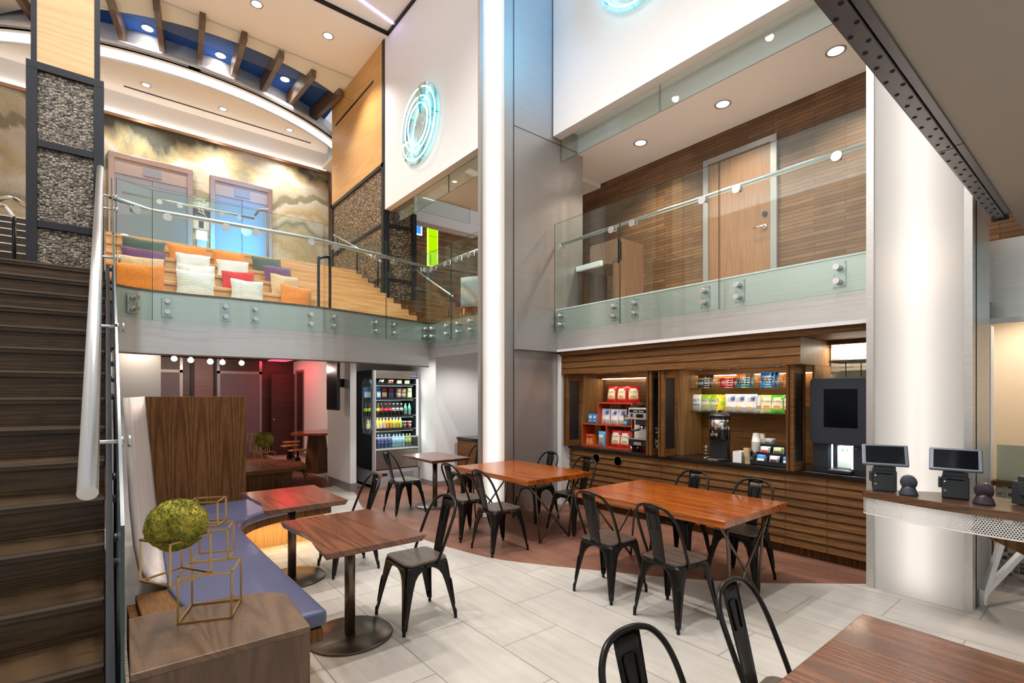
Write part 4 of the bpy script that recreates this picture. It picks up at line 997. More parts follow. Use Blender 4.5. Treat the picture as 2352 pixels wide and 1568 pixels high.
for i in range(9):
    y1, y0 = seams[i], seams[i+1]
    t = thing('counter_cabinet', posn[i]+' slatted oak cabinet of the coffee counter, counted from the grey column', 'cabinet', (0,0,0), 0, 'slatted counter cabinets')
    MB().box(5.60,6.18,y0+.001,y1-.001,.10,.858).build('body', OAK_D, t)
    o = lapped(y0+.002,y1-.002,.105,.855,9,5.602).build('slatted_front', OAK_D, t)
    MB().box(5.66,6.18,y0+.001,y1-.001,0,.10).build('toe_kick', OAK_DARKV, t)
    for u, k in ((1369.5,1),(1419,2)):
        if k == i:
            yy = ony(5.57,u); h = MB().cyl((5.574,yy,.752),.066,.03,32,(1,0,0)).build('waste_hole', CHALK, t)
            MB().lathe((0,0,0),[(.064,-.004),(.072,-.004),(.072,.006),(.064,.006),(.064,-.004)],32).xf(Matrix.Translation((5.574,yy,.752)) @ Matrix.Rotation(PI/2,4,'Y')).build('hole_ring', OAK_DV, h)
tag(box(5.548,6.185,1.485,5.487,.86,.90).build('worktop', BLACKSTONE, None, bevel=.004), 'long black stone worktop of the coffee counter', 'worktop')
cn = thing('counter_canopy', 'stained oak canopy over the coffee counter with lapped boards', 'canopy', (0,0,0))
lapped(2.10,5.485,1.988,2.262,3,5.415,.022,.014).build('lapped_front', OAK_D, cn)
MB().box(5.415,6.185,2.10,5.485,1.99,2.26).build('canopy_box', OAK_DV, cn)
MB().box(5.37,6.185,1.49,5.485,2.263,2.322).build('top_board', OAK_D, cn)
MB().box(6.05,6.185,2.12,5.48,1.93,1.99).build('light_pelmet', OAK_D, cn)
MB().box(6.09,6.185,1.49,2.08,2.215,2.262).build('light_pelmet', OAK_D, cn)
def panel(name, lab, b_, m_): tag(MB().box(*b_).build(name, m_), lab, 'panel')
panel('end_panel', 'oak panel closing the left end of the red shelf niche', (5.72,6.17,5.33,5.48,.902,1.988), OAK_DV)
panel('dividing_panel', 'thick oak panel between the red shelf niche and the chip bag niche', (5.74,6.17,3.62,3.88,.902,1.988), OAK_DV)
panel('narrow_panel', 'oak panel between the chip bag niche and the coffee dispenser', (5.73,6.17,2.088,2.11,.902,1.985), OAK_DV)
panel('back_board', 'dark scuffed board behind the red shelf unit', (6.172,6.188,3.9,5.3,.902,1.93), wood('dark_back_board',(.03,.015,.008),(.075,.038,.018),(.14,.08,.04),'y',.8,.3,bump=.1))
panel('back_board', 'oak back board behind the chip bags and coffee urn', (6.176,6.188,2.112,3.61,.902,1.93), OAK_D)
struct('wall_tiled_niche', MB().box(6.172,6.189,1.49,2.085,.902,2.215), BACKSPLASH, 'strip mosaic wall above the coffee dispenser', 'wall')
for i,(y,lab) in enumerate(((5.40,'folded shutter leaf with black panel at the left end of the coffee counter'),(3.90,'folded shutter leaf with chalk lettering between the counter niches'),(3.72,'folded shutter leaf with plain black panel between the counter niches'),(2.19,'folded shutter leaf with black panel beside the drinks dispenser'))):
    t = thing('folding_shutter_leaf', lab, 'shutter', (5.43,y,.902), 0, 'folded counter shutter leaves')
    MB().box(0,.04,-.02,.02,0,1.083).build('stile', OAK_D, t); MB().box(.25,.29,-.02,.02,0,1.083).build('stile', OAK_D, t)
    MB().box(.04,.25,-.02,.02,0,.09).build('rail', OAK_D, t); MB().box(.04,.25,-.02,.02,.99,1.083).build('rail', OAK_D, t)
    MB().box(.04,.25,-.012,.012,.09,.99).build('chalk_panel', CHALK, t)
    MB().box(-.018,.02,.024,.05,0,1.083).build('edge_strip', OAK_DARKV, t)
    if i == 1:
        for bd, z, s in (('Come',.34,.05),('coffee',.29,.045),('or',.24,.04),('Just',.18,.085),('the',.11,.075)):
            text('chalk_word', bd, s, PAPER, (.15,-.0135,z), FACE_NY, t)
# strip lights of the counter
tag(box(6.10,6.16,2.15,3.60,1.922,1.93).build('strip_light', emis('warm_strip',(1,.78,.5),13)), 'warm strip light over the chip bag shelves', 'lamp', 'warm counter strip lights')
tag(box(6.10,6.16,3.92,5.28,1.922,1.93).build('strip_light', bpy.data.materials['warm_strip']), 'warm strip light over the red shelf unit', 'lamp', 'warm counter strip lights')
tag(box(6.11,6.17,1.52,2.06,2.207,2.215).build('strip_light', emis('white_strip',(1,.93,.82),8)), 'white strip light over the tiled niche', 'lamp', 'warm counter strip lights')
area('niche_lamp', (6.10,1.8,2.2), .05, .5, 4, (1,.85,.66)); area('puck_glow', (5.50,2.85,1.965), .05, 1.3, 7, (1,.84,.66), (0,-R(28),0)); area('puck_glow', (5.50,4.55,1.965), .05, .9, 3, (1,.80,.6), (0,-R(28),0))
k = 0
for y in (4.62,4.55,4.25,3.3,2.95,2.85,2.4):
    k += 1; o = MB().lathe((5.62,y,1.98),[(.001,-.004),(.022,-.004),(.026,.0),(.026,.01),(.001,.01)],16).build('puck_light', PLASTIC)
    tag(o, ['leftmost puck light under the canopy over the red shelf unit','second puck light under the canopy over the red shelf unit','third puck light under the canopy over the espresso machine','leftmost puck light above the chip bag shelves','second puck light above the chip bag shelves','third puck light above the chip bag shelves','rightmost puck light above the chip bag shelves'][k-1], 'light', 'small black puck lights')

# glass shelves
for z, lab in ((1.755,'upper glass shelf carrying wire baskets of snack packs'),(1.458,'lower glass shelf carrying bags of chips')):
    tag(box(5.885,6.178,2.115,3.615,z,z+.008).build('glass_shelf', GLASS_G), lab, 'shelf', 'glass shelves in the counter niche')

# ------------------------------------------------------------------ snack bags
def cm(name, col, r=.3): return bpy.data.materials.get(name) or mat(name, col, r)
K = dict(white=cm('bag_white',(.80,.81,.84)), cream=cm('bag_cream',(.78,.72,.55)), red=cm('bag_red',(.48,.015,.02)), lime=cm('bag_lime',(.36,.62,.02)), green=cm('bag_green',(.10,.50,.03)),
  pgreen=cm('bag_pale_green',(.56,.66,.30)), yellow=cm('bag_yellow',(.85,.72,.03)), blue=cm('bag_blue',(.02,.25,.62)), sky=cm('bag_sky',(.10,.45,.80)), navy=cm('bag_navy',(.03,.05,.2)),
  orange=cm('bag_orange',(.75,.17,.02)), brown=cm('bag_brown',(.05,.028,.018)), teal=cm('bag_teal',(.02,.22,.26)), chip=cm('bag_chip',(.62,.38,.12)), grey=cm('bag_grey',(.33,.36,.40)), black=cm('print_black',(.02,.02,.03),.5), dark=cm('bag_dark',(.04,.05,.05)), tan=cm('bag_tan',(.5,.3,.14)))
def bagpt(a, b, w_, h, t, off=0):
    e = max(0,(1-a*a)*(1-abs(b)**3)); pin = 1-.06*(1-b*b)*1+.05*abs(b)**6
    return (-(t/2*e**.6)-off-.002, a*w_/2*pin, h/2*(1+b))
def bag(lab, y, z, X, w_, h, base, patches=(), words=(), t=.05, lean=6, rz=0, group='chip bags', name='chip_bag', cat='chip bag', sa=1.0):
    m = MB()
    m.grid(lambda u,v: bagpt(1-2*u,2*v-1,w_,h,t), 9, 11)
    m.grid(lambda u,v: (lambda p: (-p[0],p[1],p[2]))(bagpt(2*u-1,2*v-1,w_,h,t)), 9, 11)
    o = m.build(name, K[base] if isinstance(base,str) else base); tag(o, lab, cat, group)
    for a0,a1,b0,b1,c in patches:
        q = MB().grid(lambda u,v: bagpt(a1-(a1-a0)*u,b0+(b1-b0)*v,w_,h,t,.0012), 7, 7).build('printed_label', K[c], o)
    for wd,s,c,zb,sh in words:
        text('printed_word', wd, s, K[c], (-t/2-.0065, 0, h/2*(1+zb)), FACE_NX, o, shear=sh, ext=.0003)
    o.location = (X, y, z); o.rotation_euler = (0, R(lean), R(rz)); return o
def vick(lab, y, z, X, top, w_=.17, h=.235, rz=0, lean=5, word='Vickies'):
    bag(lab, y, z, X, w_, h, top, [(-.80,.80,-.45,.45,'cream'),(-.55,.55,.42,.68,'cream'),(-.5,.5,-.42,-.18,'tan'),(-.82,.82,-.62,-.48,'chip')], [("Miss Vickie's",.026,'black',.28,.25),('KETTLE',.011,'tan',.08,0)], .055, lean, rz)
def cape(lab, y, z, X, rz=0, w_=.155, h=.225, lean=5):
    bag(lab, y, z, X, w_, h, 'white', [(-.82,-.15,.25,.78,'blue'),(-.70,-.42,.30,.60,'red'),(-.95,.95,-.95,-.45,'grey'),(-.25,.6,-.75,-.40,'chip')], [('   CAPE',.034,'navy',.50,0),('   COD',.034,'navy',.22,0)], .055, lean, rz)
XS = 5.76
def yy(X,u): return uy(u,X)
Z3 = 1.568
vick('red and cream chip bag on top of the red shelf unit, leftmost', yy(XS,1405), Z3, XS,'red'); vick('red and cream chip bag on top of the red shelf unit, middle', yy(XS,1428), Z3, XS,'red',.18)
vick('red and cream chip bag on top of the red shelf unit, turned sideways at right', yy(XS,1452), Z3, XS+.03,'red',rz=35)
t = thing('red_shelf_unit', 'red orange stepped shelf unit holding snacks beside the espresso machine', 'shelf unit', (5.68,0,.902))
ylo = [5.31,4.84,4.385,4.15]; yhi = [5.00,4.69,4.385,4.15]
mm = [(0,.28,4.375,5.325,0,.02),(0,.28,4.375,5.325,.325,.345),(0,.28,4.375,5.01,.645,.665),(.11,.28,4.14,4.375,0,.02),(.11,.28,4.14,4.375,.325,.345),(.11,.28,4.14,4.375,.645,.665)]
for b_ in mm: MB().box(*b_).build('shelf_board', REDW, t)
for y in (5.315,4.84,4.385,4.15): MB().box(0 if y > 4.2 else .11,.28,y-.01,y+.01,.02,.325).build('upright', REDW, t)
for y in (5.0,4.385,4.15): MB().box(0 if y > 4.2 else .11,.28,y-.01,y+.01,.345,.645).build('upright', REDW, t)
MB().box(.14,.28,4.69,4.705,.345,.645).build('rear_upright', REDW, t); MB().box(.14,.28,5.07,5.085,.02,.325).build('rear_upright', REDW, t); MB().box(.14,.28,4.60,4.615,.02,.325).build('rear_upright', REDW, t)
for u,l in ((1356.5,'left'),(1366.5,'right')):
    bag('small blue biscuit packet on the red shelf step, '+l+' of the pair', yy(5.74,u)+.0, 1.248, 5.74, .105, .145, 'blue', [(-.6,.6,.0,.6,'white'),(-.4,.4,-.55,-.35,'white')], [], .03, 4, 0, 'small blue packets', 'snack_packet', 'snack packet')
cape('white and blue chip bag in the red shelf unit, leftmost', yy(5.75,1391), 1.248, 5.75, 4); cape('white and blue chip bag in the red shelf unit, middle', yy(5.73,1410), 1.248, 5.73, -5); cape('white and blue chip bag in the red shelf unit, rightmost', yy(5.75,1428), 1.248, 5.75, 3)
bag('dark packet with blue corner at the right of the red shelf middle row', yy(5.72,1440), 1.248, 5.72, .13,.15,'dark',[(-.2,.9,-.9,-.2,'sky'),(-.5,.5,.1,.5,'tan')],[],.04,4,0,'dark packets','snack_packet','snack packet')
for u,l in ((1354,'left'),(1362,'right')):
    o = MB().box(-.05,.05,-.033,.033,0,.155).build('snack_box', K['orange']); o.location = (5.76,yy(5.75,u),.923); tag(o,'orange snack box in the lower red shelf, '+l+' one','snack box','orange snack boxes')
    MB().box(-.052,-.05,-.03,.03,.02,.06).build('printed_label', K['tan'], o); MB().box(-.052,-.05,-.03,.03,.10,.135).build('printed_label', K['red'], o)
    text('printed_word','5',.06,K['cream'],(-.053,0,.08),FACE_NX,o)
bag('blue pretzel bag standing in the lower red shelf', yy(5.73,1382), .923, 5.73, .14,.215,'sky',[(-.7,.7,-.55,.1,'tan'),(-.6,.6,.15,.5,'white')],[],.06,3,0,'blue bags','snack_packet','snack packet')
vick('red and cream chip bag in the lower red shelf, left', yy(5.72,1415), .923, 5.72,'red',.19,.25); vick('red and cream chip bag in the lower red shelf, right', yy(5.72,1436), .923, 5.72,'red',.19,.25)

# upper glass shelf: packs in wire baskets
def wire_basket(lab, y, z, X, w_, d, h):
    m = MB(); n = 5
    for i in range(n):
        zz = .004+h*i/(n-1); m.tube([(-d/2,-w_/2,zz),(d/2,-w_/2,zz),(d/2,w_/2,zz),(-d/2,w_/2,zz)],.0016,5,True)
    for i in range(7):
        q = -w_/2+w_*i/6
        for x in (-d/2,d/2): m.tube([(x,q,0),(x,q,h)],.0014,5)
    for i in range(1,5):
        q = -d/2+d*i/5
        for y_ in (-w_/2,w_/2): m.tube([(q,y_,0),(q,y_,h)],.0014,5)
    o = m.build('wire_basket', CHROME); o.location = (X,y,z); tag(o, lab, 'basket', 'wire baskets on the glass shelf')
for u,w_,h,base,pt,l in ((1614,.13,.165,'brown',[(-.6,.6,-.5,-.1,'sky'),(-.7,.7,.2,.5,'tan')],'dark brown packs with a light blue patch'),(1665,.15,.115,'red',[(-.3,.3,-.3,.4,'grey')],'small red packs'),(1704,.14,.165,'teal',[(-.8,.8,.3,.95,'orange'),(-.7,.7,-.6,.1,'dark')],'teal and orange packs'),(1760,.14,.172,'blue',[(-.75,.75,-.35,.25,'brown'),(-.8,.8,.55,.9,'navy')],'tall blue packs'),(1812,.12,.15,'orange',[(-.5,-.1,-.7,.8,'dark'),(.2,.5,-.7,.8,'tan')],'orange packs at right')):
    y = yy(5.97,u)
    for j in range(3):
        bag(['front','middle','rear'][j]+' of the '+l+', upper glass shelf', y-.02*j, 1.768, 5.95+.045*j, w_,h+(.004*j),base,pt,[],.035,3+3*j,-12,l,'snack_packet','snack packet')
    wire_basket('wire basket around the '+l, y-.03, 1.764, 6.0, w_+.05, .17, .115)
# lower glass shelf
ZB = 1.468
def hals(lab,y,base,band): bag(lab,y,ZB,5.97,.15,.215,base,[(-.68,.68,-.15,.45,'white'),(-.9,.9,-.92,-.30,'grey'),(-.3,.5,-.75,-.4,'chip')]+([(-.8,.8,-.30,-.08,'blue')] if band else []),[("HAL'S",.042,'black',.30,0),('NEW YORK',.012,'black',.08,0)],.055,4,0)
hals('white and blue chip bag at the left end of the lower glass shelf', yy(5.95,1597),'white',1)
hals('lime green chip bag on the lower glass shelf, left of the two', yy(5.95,1620),'lime',0); hals('lime green chip bag on the lower glass shelf, right of the two', yy(5.95,1641),'lime',0)
bag('yellow chip bag seen edge-on beside the lime green bags', yy(6.0,1659), ZB, 6.0,.14,.21,'yellow',[(-.5,.5,-.3,.2,'lime')],[],.06,4,50)
for u,l,r_ in ((1678,'left',6),(1700,'middle',-4),(1724,'right',3)): cape('white and blue chip bag on the lower glass shelf, '+l+' of three', yy(5.95,u), ZB, 5.95, r_, .14,.22)
bag('plain white chip bag right of the three white and blue bags', yy(6.0,1742), ZB, 6.0,.13,.205,'white',[(-.6,.6,-.6,-.2,'tan')],[],.06,4,25)
vick('pale green chip bag near the right of the lower glass shelf', yy(5.95,1762), ZB, 5.95,'pgreen',.15,.21); vick('bright green chip bag near the right of the lower glass shelf', yy(5.93,1786), ZB, 5.93,'green',.155,.21); vick('red and cream chip bag at the right end of the lower glass shelf', yy(5.95,1809), ZB, 5.95,'red',.14,.205)

# ------------------------------------------------------------------ espresso machine
es = thing('espresso_machine', 'small steel espresso machine beside the red shelf unit', 'espresso machine', (5.56,4.155,.902))
MB().add([(-.0,-.16,.44),(-.0,.21,.44),(.02,.21,.60),(.02,-.16,.60),(.215,-.16,.44),(.215,.21,.44),(.215,.21,.60),(.215,-.16,.60)],[(0,3,2,1),(4,5,6,7),(0,1,5,4),(3,7,6,2),(0,4,7,3),(1,2,6,5)]).build('head', STEEL, es, bevel=.008)
MB().box(.008,.012,-.13,.18,.535,.575).build('name_plate', SCREEN, es).rotation_euler = (0,0,0)
text('maker_name','UNIC  Classic',.030,PAPER,(.004,.03,.553),FACE_NX,es)
MB().box(-.004,.01,-.04,.06,.470,.515).build('button_panel', SCREEN, es); MB().box(-.004,.01,.13,.155,.475,.52).build('switch', PLASTIC, es)
MB().box(.14,.215,-.15,.20,.16,.44).build('rear_body', CHROME, es)
MB().box(.03,.13,-.07,.10,.37,.44).build('group_block', PLASTIC, es)
g = MB().cyl((.08,.02,.30),.036,.07,20).build('group_head', CHROME, es); MB().tube([(.07,.02,.315),(.0,.06,.30),(-.06,.11,.285)],[.012,.014,.017],12).build('portafilter_handle', PLASTIC, g)
MB().box(-.015,.215,-.17,.215,.175,.19).build('drip_tray', CHROME, es); MB().box(.01,.215,-.15,.20,.09,.175).build('drip_box', PLASTIC, es); MB().box(-.004,.0,-.02,.10,.10,.14).build('rating_plate', STEEL, es)
for y in (-.12,.17):
    for x in (.04,.18): MB().cyl((x,y,0),.018,.09,16).build('foot', CHROME, es)
MB().tube([(.05,-.13,.36),(.02,-.14,.30),(.03,-.14,.2)],.006,8).build('steam_wand', CHROME, es)
MB().bar((.05,.20,.605),(.17,-.10,.69),.01,.03).build('raised_lid', PLASTIC, es)

# ------------------------------------------------------------------ coffee urn
ur = thing('coffee_urn', 'tall black coffee urn with a steel band on the counter', 'coffee urn', (5.725,yy(5.725,1653),.902))
MB().lathe((0,0,0),[(.001,0),(.125,0),(.125,.018),(.11,.022),(.001,.022)],32).build('foot_plate', PLASTIC, ur)
MB().prism([(x,y) for x,y in arc(0,0,.115,-110,110,24)],.02,.26).build('stand', PLASTIC, ur)
MB().lathe((0,0,0),[(.001,.24),(.112,.24),(.119,.25),(.119,.50),(.113,.515),(.001,.515)],40).build('body', mat('gloss_black',(.01,.01,.011),.14), ur)
MB().lathe((0,0,0),[(.1195,.365),(.1215,.367),(.1215,.478),(.1195,.48)],40).build('steel_band', CHROME, ur)
MB().lathe((0,0,0),[(.001,.513),(.124,.513),(.124,.53),(.10,.552),(.05,.566),(.001,.568)],32).build('lid', PLASTIC, ur)
MB().lathe((0,0,0),[(.001,.566),(.02,.566),(.016,.578),(.028,.588),(.001,.594)],16).build('lid_knob', PLASTIC, ur)
tp = MB().box(-.136,-.118,-.045,.045,.285,.322).build('tap_plate', CHROME, ur, bevel=.006)
MB().tube([(-.13,0,.30),(-.155,0,.30),(-.155,0,.27)],.011,10).build('tap', PLASTIC, tp); MB().tube([(-.135,.0,.32),(-.15,.012,.345)],.006,8).build('tap_lever', CHROME, tp)
MB().box(-.16,-.05,-.06,.06,.004,.02).build('drip_tray', STEEL, ur)
wr = thing('wire_stand', 'small coiled wire stand left of the coffee urn', 'wire stand', (5.80,yy(5.80,1622),.902))
m = MB()
for r_,z in ((.05,.05),(.035,.09),(.045,.13)): m.tube([(r_*math.cos(a),r_*math.sin(a),z) for a in [k*2*PI/16 for k in range(14)]],.003,6)
m.tube([(0,0,.003),(0,0,.15)],.003,6).tube([(.055*math.cos(a),.055*math.sin(a),.004) for a in [k*2*PI/20 for k in range(20)]],.003,6,True); m.build('coil', CHROME, wr)

# ------------------------------------------------------------------ cups, sticks, rack
PW = mat('paper_white',(.83,.82,.80),.5)
bx = thing('napkin_box', 'plain white box on the counter beside the stir sticks', 'box', (5.64,yy(5.60,1694),.902))
m = MB().box(-.05,.10,-.055,.055,0,.004).box(-.05,-.046,-.055,.055,0,.13).box(.096,.10,-.055,.055,0,.13).box(-.05,.10,-.055,-.051,0,.13).box(-.05,.10,.051,.055,0,.13); m.build('carton', PW, bx)
sk = thing('stick_holder', 'clear holder in front of the cup rack holding wooden stir sticks', 'holder', (5.60,yy(5.60,1716),.902))
MB().box(-.03,-.027,-.045,.045,0,.09).box(.027,.03,-.045,.045,0,.09).box(-.03,.03,-.045,-.042,0,.09).box(-.03,.03,.042,.045,0,.09).box(-.03,.03,-.045,.045,0,.003).build('clear_box', GLASS, sk)
STK = mat('birch_wood',(.72,.50,.27),.6)
rs = random.Random(4)
st0 = None
for i in range(34):
    L_ = rs.uniform(.17,.19); o = None
    if st0 is None: st0 = MB().box(-.001,.001,-.0032,.0032,0,.178).build('stir_stick', STK); o = st0
    else: o = st0.copy(); C.objects.link(o)
    o.location = (5.60+rs.uniform(-.022,.02), yy(5.60,1716)+rs.uniform(-.03,.015), .906); o.rotation_euler = (rs.uniform(-.28,.02), rs.uniform(-.05,.1), rs.uniform(-.6,.6))
    tag(o,'thin wooden stir stick in the clear holder on the counter','stir stick','wooden stir sticks')
def cup_stack(lab, x, y, z, n, r=.042, gap=.012, up=False):
    t0 = None
    for i in range(n):
        if t0 is None:
            m = MB().lathe((0,0,0),[(.001,.105),(r*.72,.105),(r*.72,.103),(r,.006),(r+.003,.004),(r+.003,0),(r-.002,0),(r-.003,.006),(r*.70,.100),(.001,.100)],24); t0 = m.build('paper_cup', PW); o = t0
        else: o = t0.copy(); C.objects.link(o)
        o.location = (x,y,z+gap*i); tag(o, lab+', '+['lowest','second','third','fourth','fifth','sixth','seventh','eighth','ninth','topmost'][i if i < n-1 else 9]+' cup', 'paper cup', lab)
cup_stack('tall stack of upturned white paper cups', 5.99, yy(5.99,1737), 1.005, 10, .050, .0128)
cup_stack('short stack of upturned white paper cups behind', 6.09, yy(6.09,1751), 1.05, 6, .038)
ch = thing('cup_holder', 'clear tube stand under the white paper cups', 'holder', (5.99,yy(5.99,1737),.902))
MB().lathe((0,0,0),[(.054,.002),(.056,.002),(.056,.10),(.054,.10),(.054,.002)],24).build('tube', GLASS, ch); MB().cyl((0,0,.094),.053,.006,20).build('ledge', GLASS, ch)
ch2 = thing('cup_holder', 'clear tube stand under the shorter cup stack', 'holder', (6.09,yy(6.09,1751),.902))
MB().lathe((0,0,0),[(.037,.002),(.039,.002),(.039,.146),(.001,.146)],20).build('tube', GLASS, ch2)
l0 = None
for i in range(12):
    if l0 is None: l0 = MB().lathe((0,0,0),[(.001,.008),(.030,.008),(.034,.002),(.044,.002),(.044,0),(.001,0)],20).build('sip_cover', PLASTIC); o = l0
    else: o = l0.copy(); C.objects.link(o)
    o.location = (5.70,yy(5.70,1722),.903+.0125*i); tag(o,'black plastic cup lid in the stack behind the stir sticks','sip cover','black cup lids')
rk = thing('packet_rack', 'stepped black rack of sugar and tea packets on the counter', 'rack', (5.62,2.475,.902))
for i in range(3):
    x = .105*i; z = .085*i
    MB().box(x,x+.004,-.215,.215,z,z+.05).build('step_front', PLASTIC, rk); MB().box(x,x+.105,-.215,.215,z,z+.004).build('step_floor', PLASTIC, rk)
    for y in (-.215,-.0725,.0705,.213): MB().box(x,x+.105,y,y+.002,z,z+.10).build('divider', GLASS, rk)
    if i: MB().box(x,x+.003,-.215,.215,0,z).build('riser', PLASTIC, rk)
cols = [[('blue','white','blue and white sugar'),('white','brown','white and brown sugar'),('blue','white','blue and white sweetener')],[('white','red','pink printed tea'),('pgreen','dark','olive green tea'),('white','yellow','white and yellow tea')],[('grey','dark','grey wrapped tea'),None,('grey','tan','grey and tan tea')]]
for i in range(3):
    for j in range(3):
        if cols[i][j] is None: continue
        a, b_, nm = cols[i][j]
        for k in range(4):
            o = bag(nm+' packet in the '+['bottom','middle','top'][i]+' tier of the black rack, '+['front','second','third','rear'][k], 2.475+.143-.143*j+rs.uniform(-.01,.01), .908+.085*i, 5.648+.105*i+.018*k, .085,.105,a,[(-.9,.9,-.45,.25,b_)],[],.012,16,rs.uniform(-6,6),nm+' packets','sugar_packet','packet')

# ------------------------------------------------------------------ drinks dispenser
vm = thing('coffee_dispenser', 'large matt black touch screen coffee dispenser in the tiled niche', 'coffee machine', (5.60,1.80,.902))
def rr(y0,y1,z0,z1,r,n=5):
    p = []
    for cy_,cz,a in ((y1-r,z1-r,0),(y0+r,z1-r,90),(y0+r,z0+r,180),(y1-r,z0+r,270)): p += [(cy_+r*math.cos(R(a+90*k/n)),cz+r*math.sin(R(a+90*k/n))) for k in range(n+1)]
    return p
def xprism(poly,x0,x1):
    return MB().prism(poly,x0,x1).xf(Matrix(((0,0,1,0),(1,0,0,0),(0,1,0,0),(0,0,0,1))))
VB = mat('matt_blue_black',(.022,.026,.036),.35)
xprism(rr(-.29,.285,.285,.945,.04),0,.14).build('upper_door', VB, vm, bevel=.006)
MB().box(.14,.50,-.28,.275,.0,.93).build('cabinet', VB, vm)
MB().box(-.004,.0,-.135,.155,.455,.835).build('touch_screen', SCREEN, vm)
MB().box(.05,.14,.135,.275,.05,.285).build('side_panel', VB, vm); MB().box(.05,.14,-.28,-.085,.05,.285).build('side_panel', VB, vm)
al = MB().box(.125,.13,-.055,.075,.03,.285).build('alcove_back', mat('alcove_white',(.75,.80,.74),.35), vm)
m = MB()
for k in range(20):
    a = 2*PI*k/20; m.bar((.122,.01+.016*math.cos(a),.235+.016*math.sin(a)),(.122,.01+.036*math.cos(a),.235+.036*math.sin(a)),.003,.003,(1,0,0))
m.build('sunburst_grille', PLASTIC, al)
for y in (.10,-.075): MB().box(.05,.06,y-.006,y+.006,.03,.285).build('alcove_light', emis('alcove_led',(.85,1,.97),3) if 'alcove_led' not in bpy.data.materials else bpy.data.materials['alcove_led'], vm)
MB().box(-.03,.14,-.09,.12,.005,.04).build('drip_tray', PLASTIC, vm, bevel=.008); MB().box(-.02,.12,-.07,.10,.04,.044).build('tray_grid', STEEL, vm)
MB().box(.04,.14,-.28,.275,.0,.05).build('plinth', PLASTIC, vm)
area('alcove_lamp',(5.69,1.80,1.17),.08,.1,1.0,(.85,1,.97))
for k in range(6): MB().box(.049,.05,-.13-.018*k-.01,-.13-.018*k,.25,.256).build('icon', GREYPL, vm)
MB().lathe((.049,-.108,.253),[(.001,-.006),(.006,-.003),(.001,.01)],8).build('drop_icon', PAPER, vm)
bn = thing('storage_bin', 'smoky clear storage bin with grey lid on top of the coffee dispenser', 'bin', (5.84,1.74,1.848))
m = MB(); y0,y1,x0,x1,h = -.22,.20,-.13,.2,.155
m.add([(x0+.02,y0+.02,0),(x1-.02,y0+.02,0),(x1-.02,y1-.02,0),(x0+.02,y1-.02,0),(x0,y0,h),(x1,y0,h),(x1,y1,h),(x0,y1,h)],[(0,1,5,4),(1,2,6,5),(2,3,7,6),(3,0,4,7),(3,2,1,0)])
m.build('tub', GLASS_D, bn); MB().box(x0-.008,x1+.008,y0-.008,y1+.008,h,h+.022).build('lid', mat('grey_lid',(.10,.13,.14),.4), bn, bevel=.004)
for q in (-.07,.06): MB().box(x0+.005,x0+.012,q-.004,q+.004,.005,h).build('rib', GREYPL, bn)
for q in (-.14,.0,.13): MB().box(x0-.010,x0-.006,q-.03,q+.03,h+.006,h+.016).build('lid_slot', PLASTIC, bn)
m = MB(); 
for k in range(5): m.box(-.08+.05*k,-.04+.05*k,-.18,.16,.004,.06+.02*rs.random())
m.build('contents', K['cream'], bn)

# ================================================================== DRINKS FRIDGE
fg = thing('drinks_fridge', 'tall open drinks fridge with black side and lit shelves', 'fridge', (3.70,8.55,0))
W, D, H = .945, .72, 2.12
SIDE = mat('fridge_side_black',(.008,.009,.011),.3); FIN = mat('fridge_inner',(.10,.12,.12),.4); FSTEEL = cladding('fridge_steel',(.30,.26,.22),.8,.34,.5)
m = MB().box(0,.03,0,D,.33,.96).box(0,.03,0,D,1.99,H).box(0,.03,.45,D,.96,1.99).box(0,.03,.0,.03,.96,1.99)
m.build('side_panel', SIDE, fg)
MB().box(.012,.016,.03,.45,.96,1.99).build('side_window', GLASS, fg)
m = MB().tube([(.0,.03+.42*(.5+.5*math.cos(a))*1 if 0 else .24+.20*math.copysign(abs(math.cos(a))**.5,math.cos(a)),1.475+.50*math.copysign(abs(math.sin(a))**.5,math.sin(a))) for a in [2*PI*k/40 for k in range(40)]],.010,8,True); m.build('window_trim', mat('blue_grey_trim',(.20,.23,.30),.35,.5), fg)
MB().box(W-.03,W,0,D,.33,H).build('side_panel', SIDE, fg)
MB().box(.03,W-.03,D-.03,D,.33,H).build('back_panel', FIN, fg); MB().box(.03,W-.03,.02,D,.66,.70).build('well_floor', FIN, fg)
MB().box(.03,W-.03,.0,D,1.975,H).build('header', FSTEEL, fg)
lg = MB().box(W-.20,W-.045,-.004,.0,2.0,2.055).build('logo_plate', mat('logo_blue',(.03,.05,.25),.3), fg); text('logo_word','HYDRA',.045,PAPER,(W-.122,-.006,2.027),FACE_NY,lg)
MB().prism([(-.004,0),(.065,0),(.065,-.015),(.04,-.025),(.012,-.02)],.31,H).build('front_post', mat('pale_alu',(.60,.58,.60),.3,.6), fg)
MB().box(W-.035,W+.004,-.012,.01,.31,H).build('front_post', bpy.data.materials['pale_alu'], fg)
MB().box(.06,W-.03,-.004,.03,.33,.66).build('lower_panel', FSTEEL, fg)
MB().box(.02,W-.02,.0,D,.0,.31).build('base', mat('fridge_base_silver',(.50,.49,.51),.4,.3), fg)
MB().box(.02,W-.02,.02,D,.0,.05).build('plinth', PLASTIC, fg)
m = MB()
for i in range(22):
    for j in range(9):
        x = .42+.018*i; z = .06+.022*j
        if x < W-.06: m.box(x-.004,x+.004,-.002,.001,z-.006,z+.006)
vg = m.build('vent_grille', PLASTIC, fg); vg['kind'] = 'stuff'
MB().box(.15,.29,-.004,.0,.20,.25).build('controller', PLASTIC, fg); MB().box(.16,.185,-.006,-.003,.215,.235).build('red_indicator', emis('red_led',(1,.02,.03),4), fg)
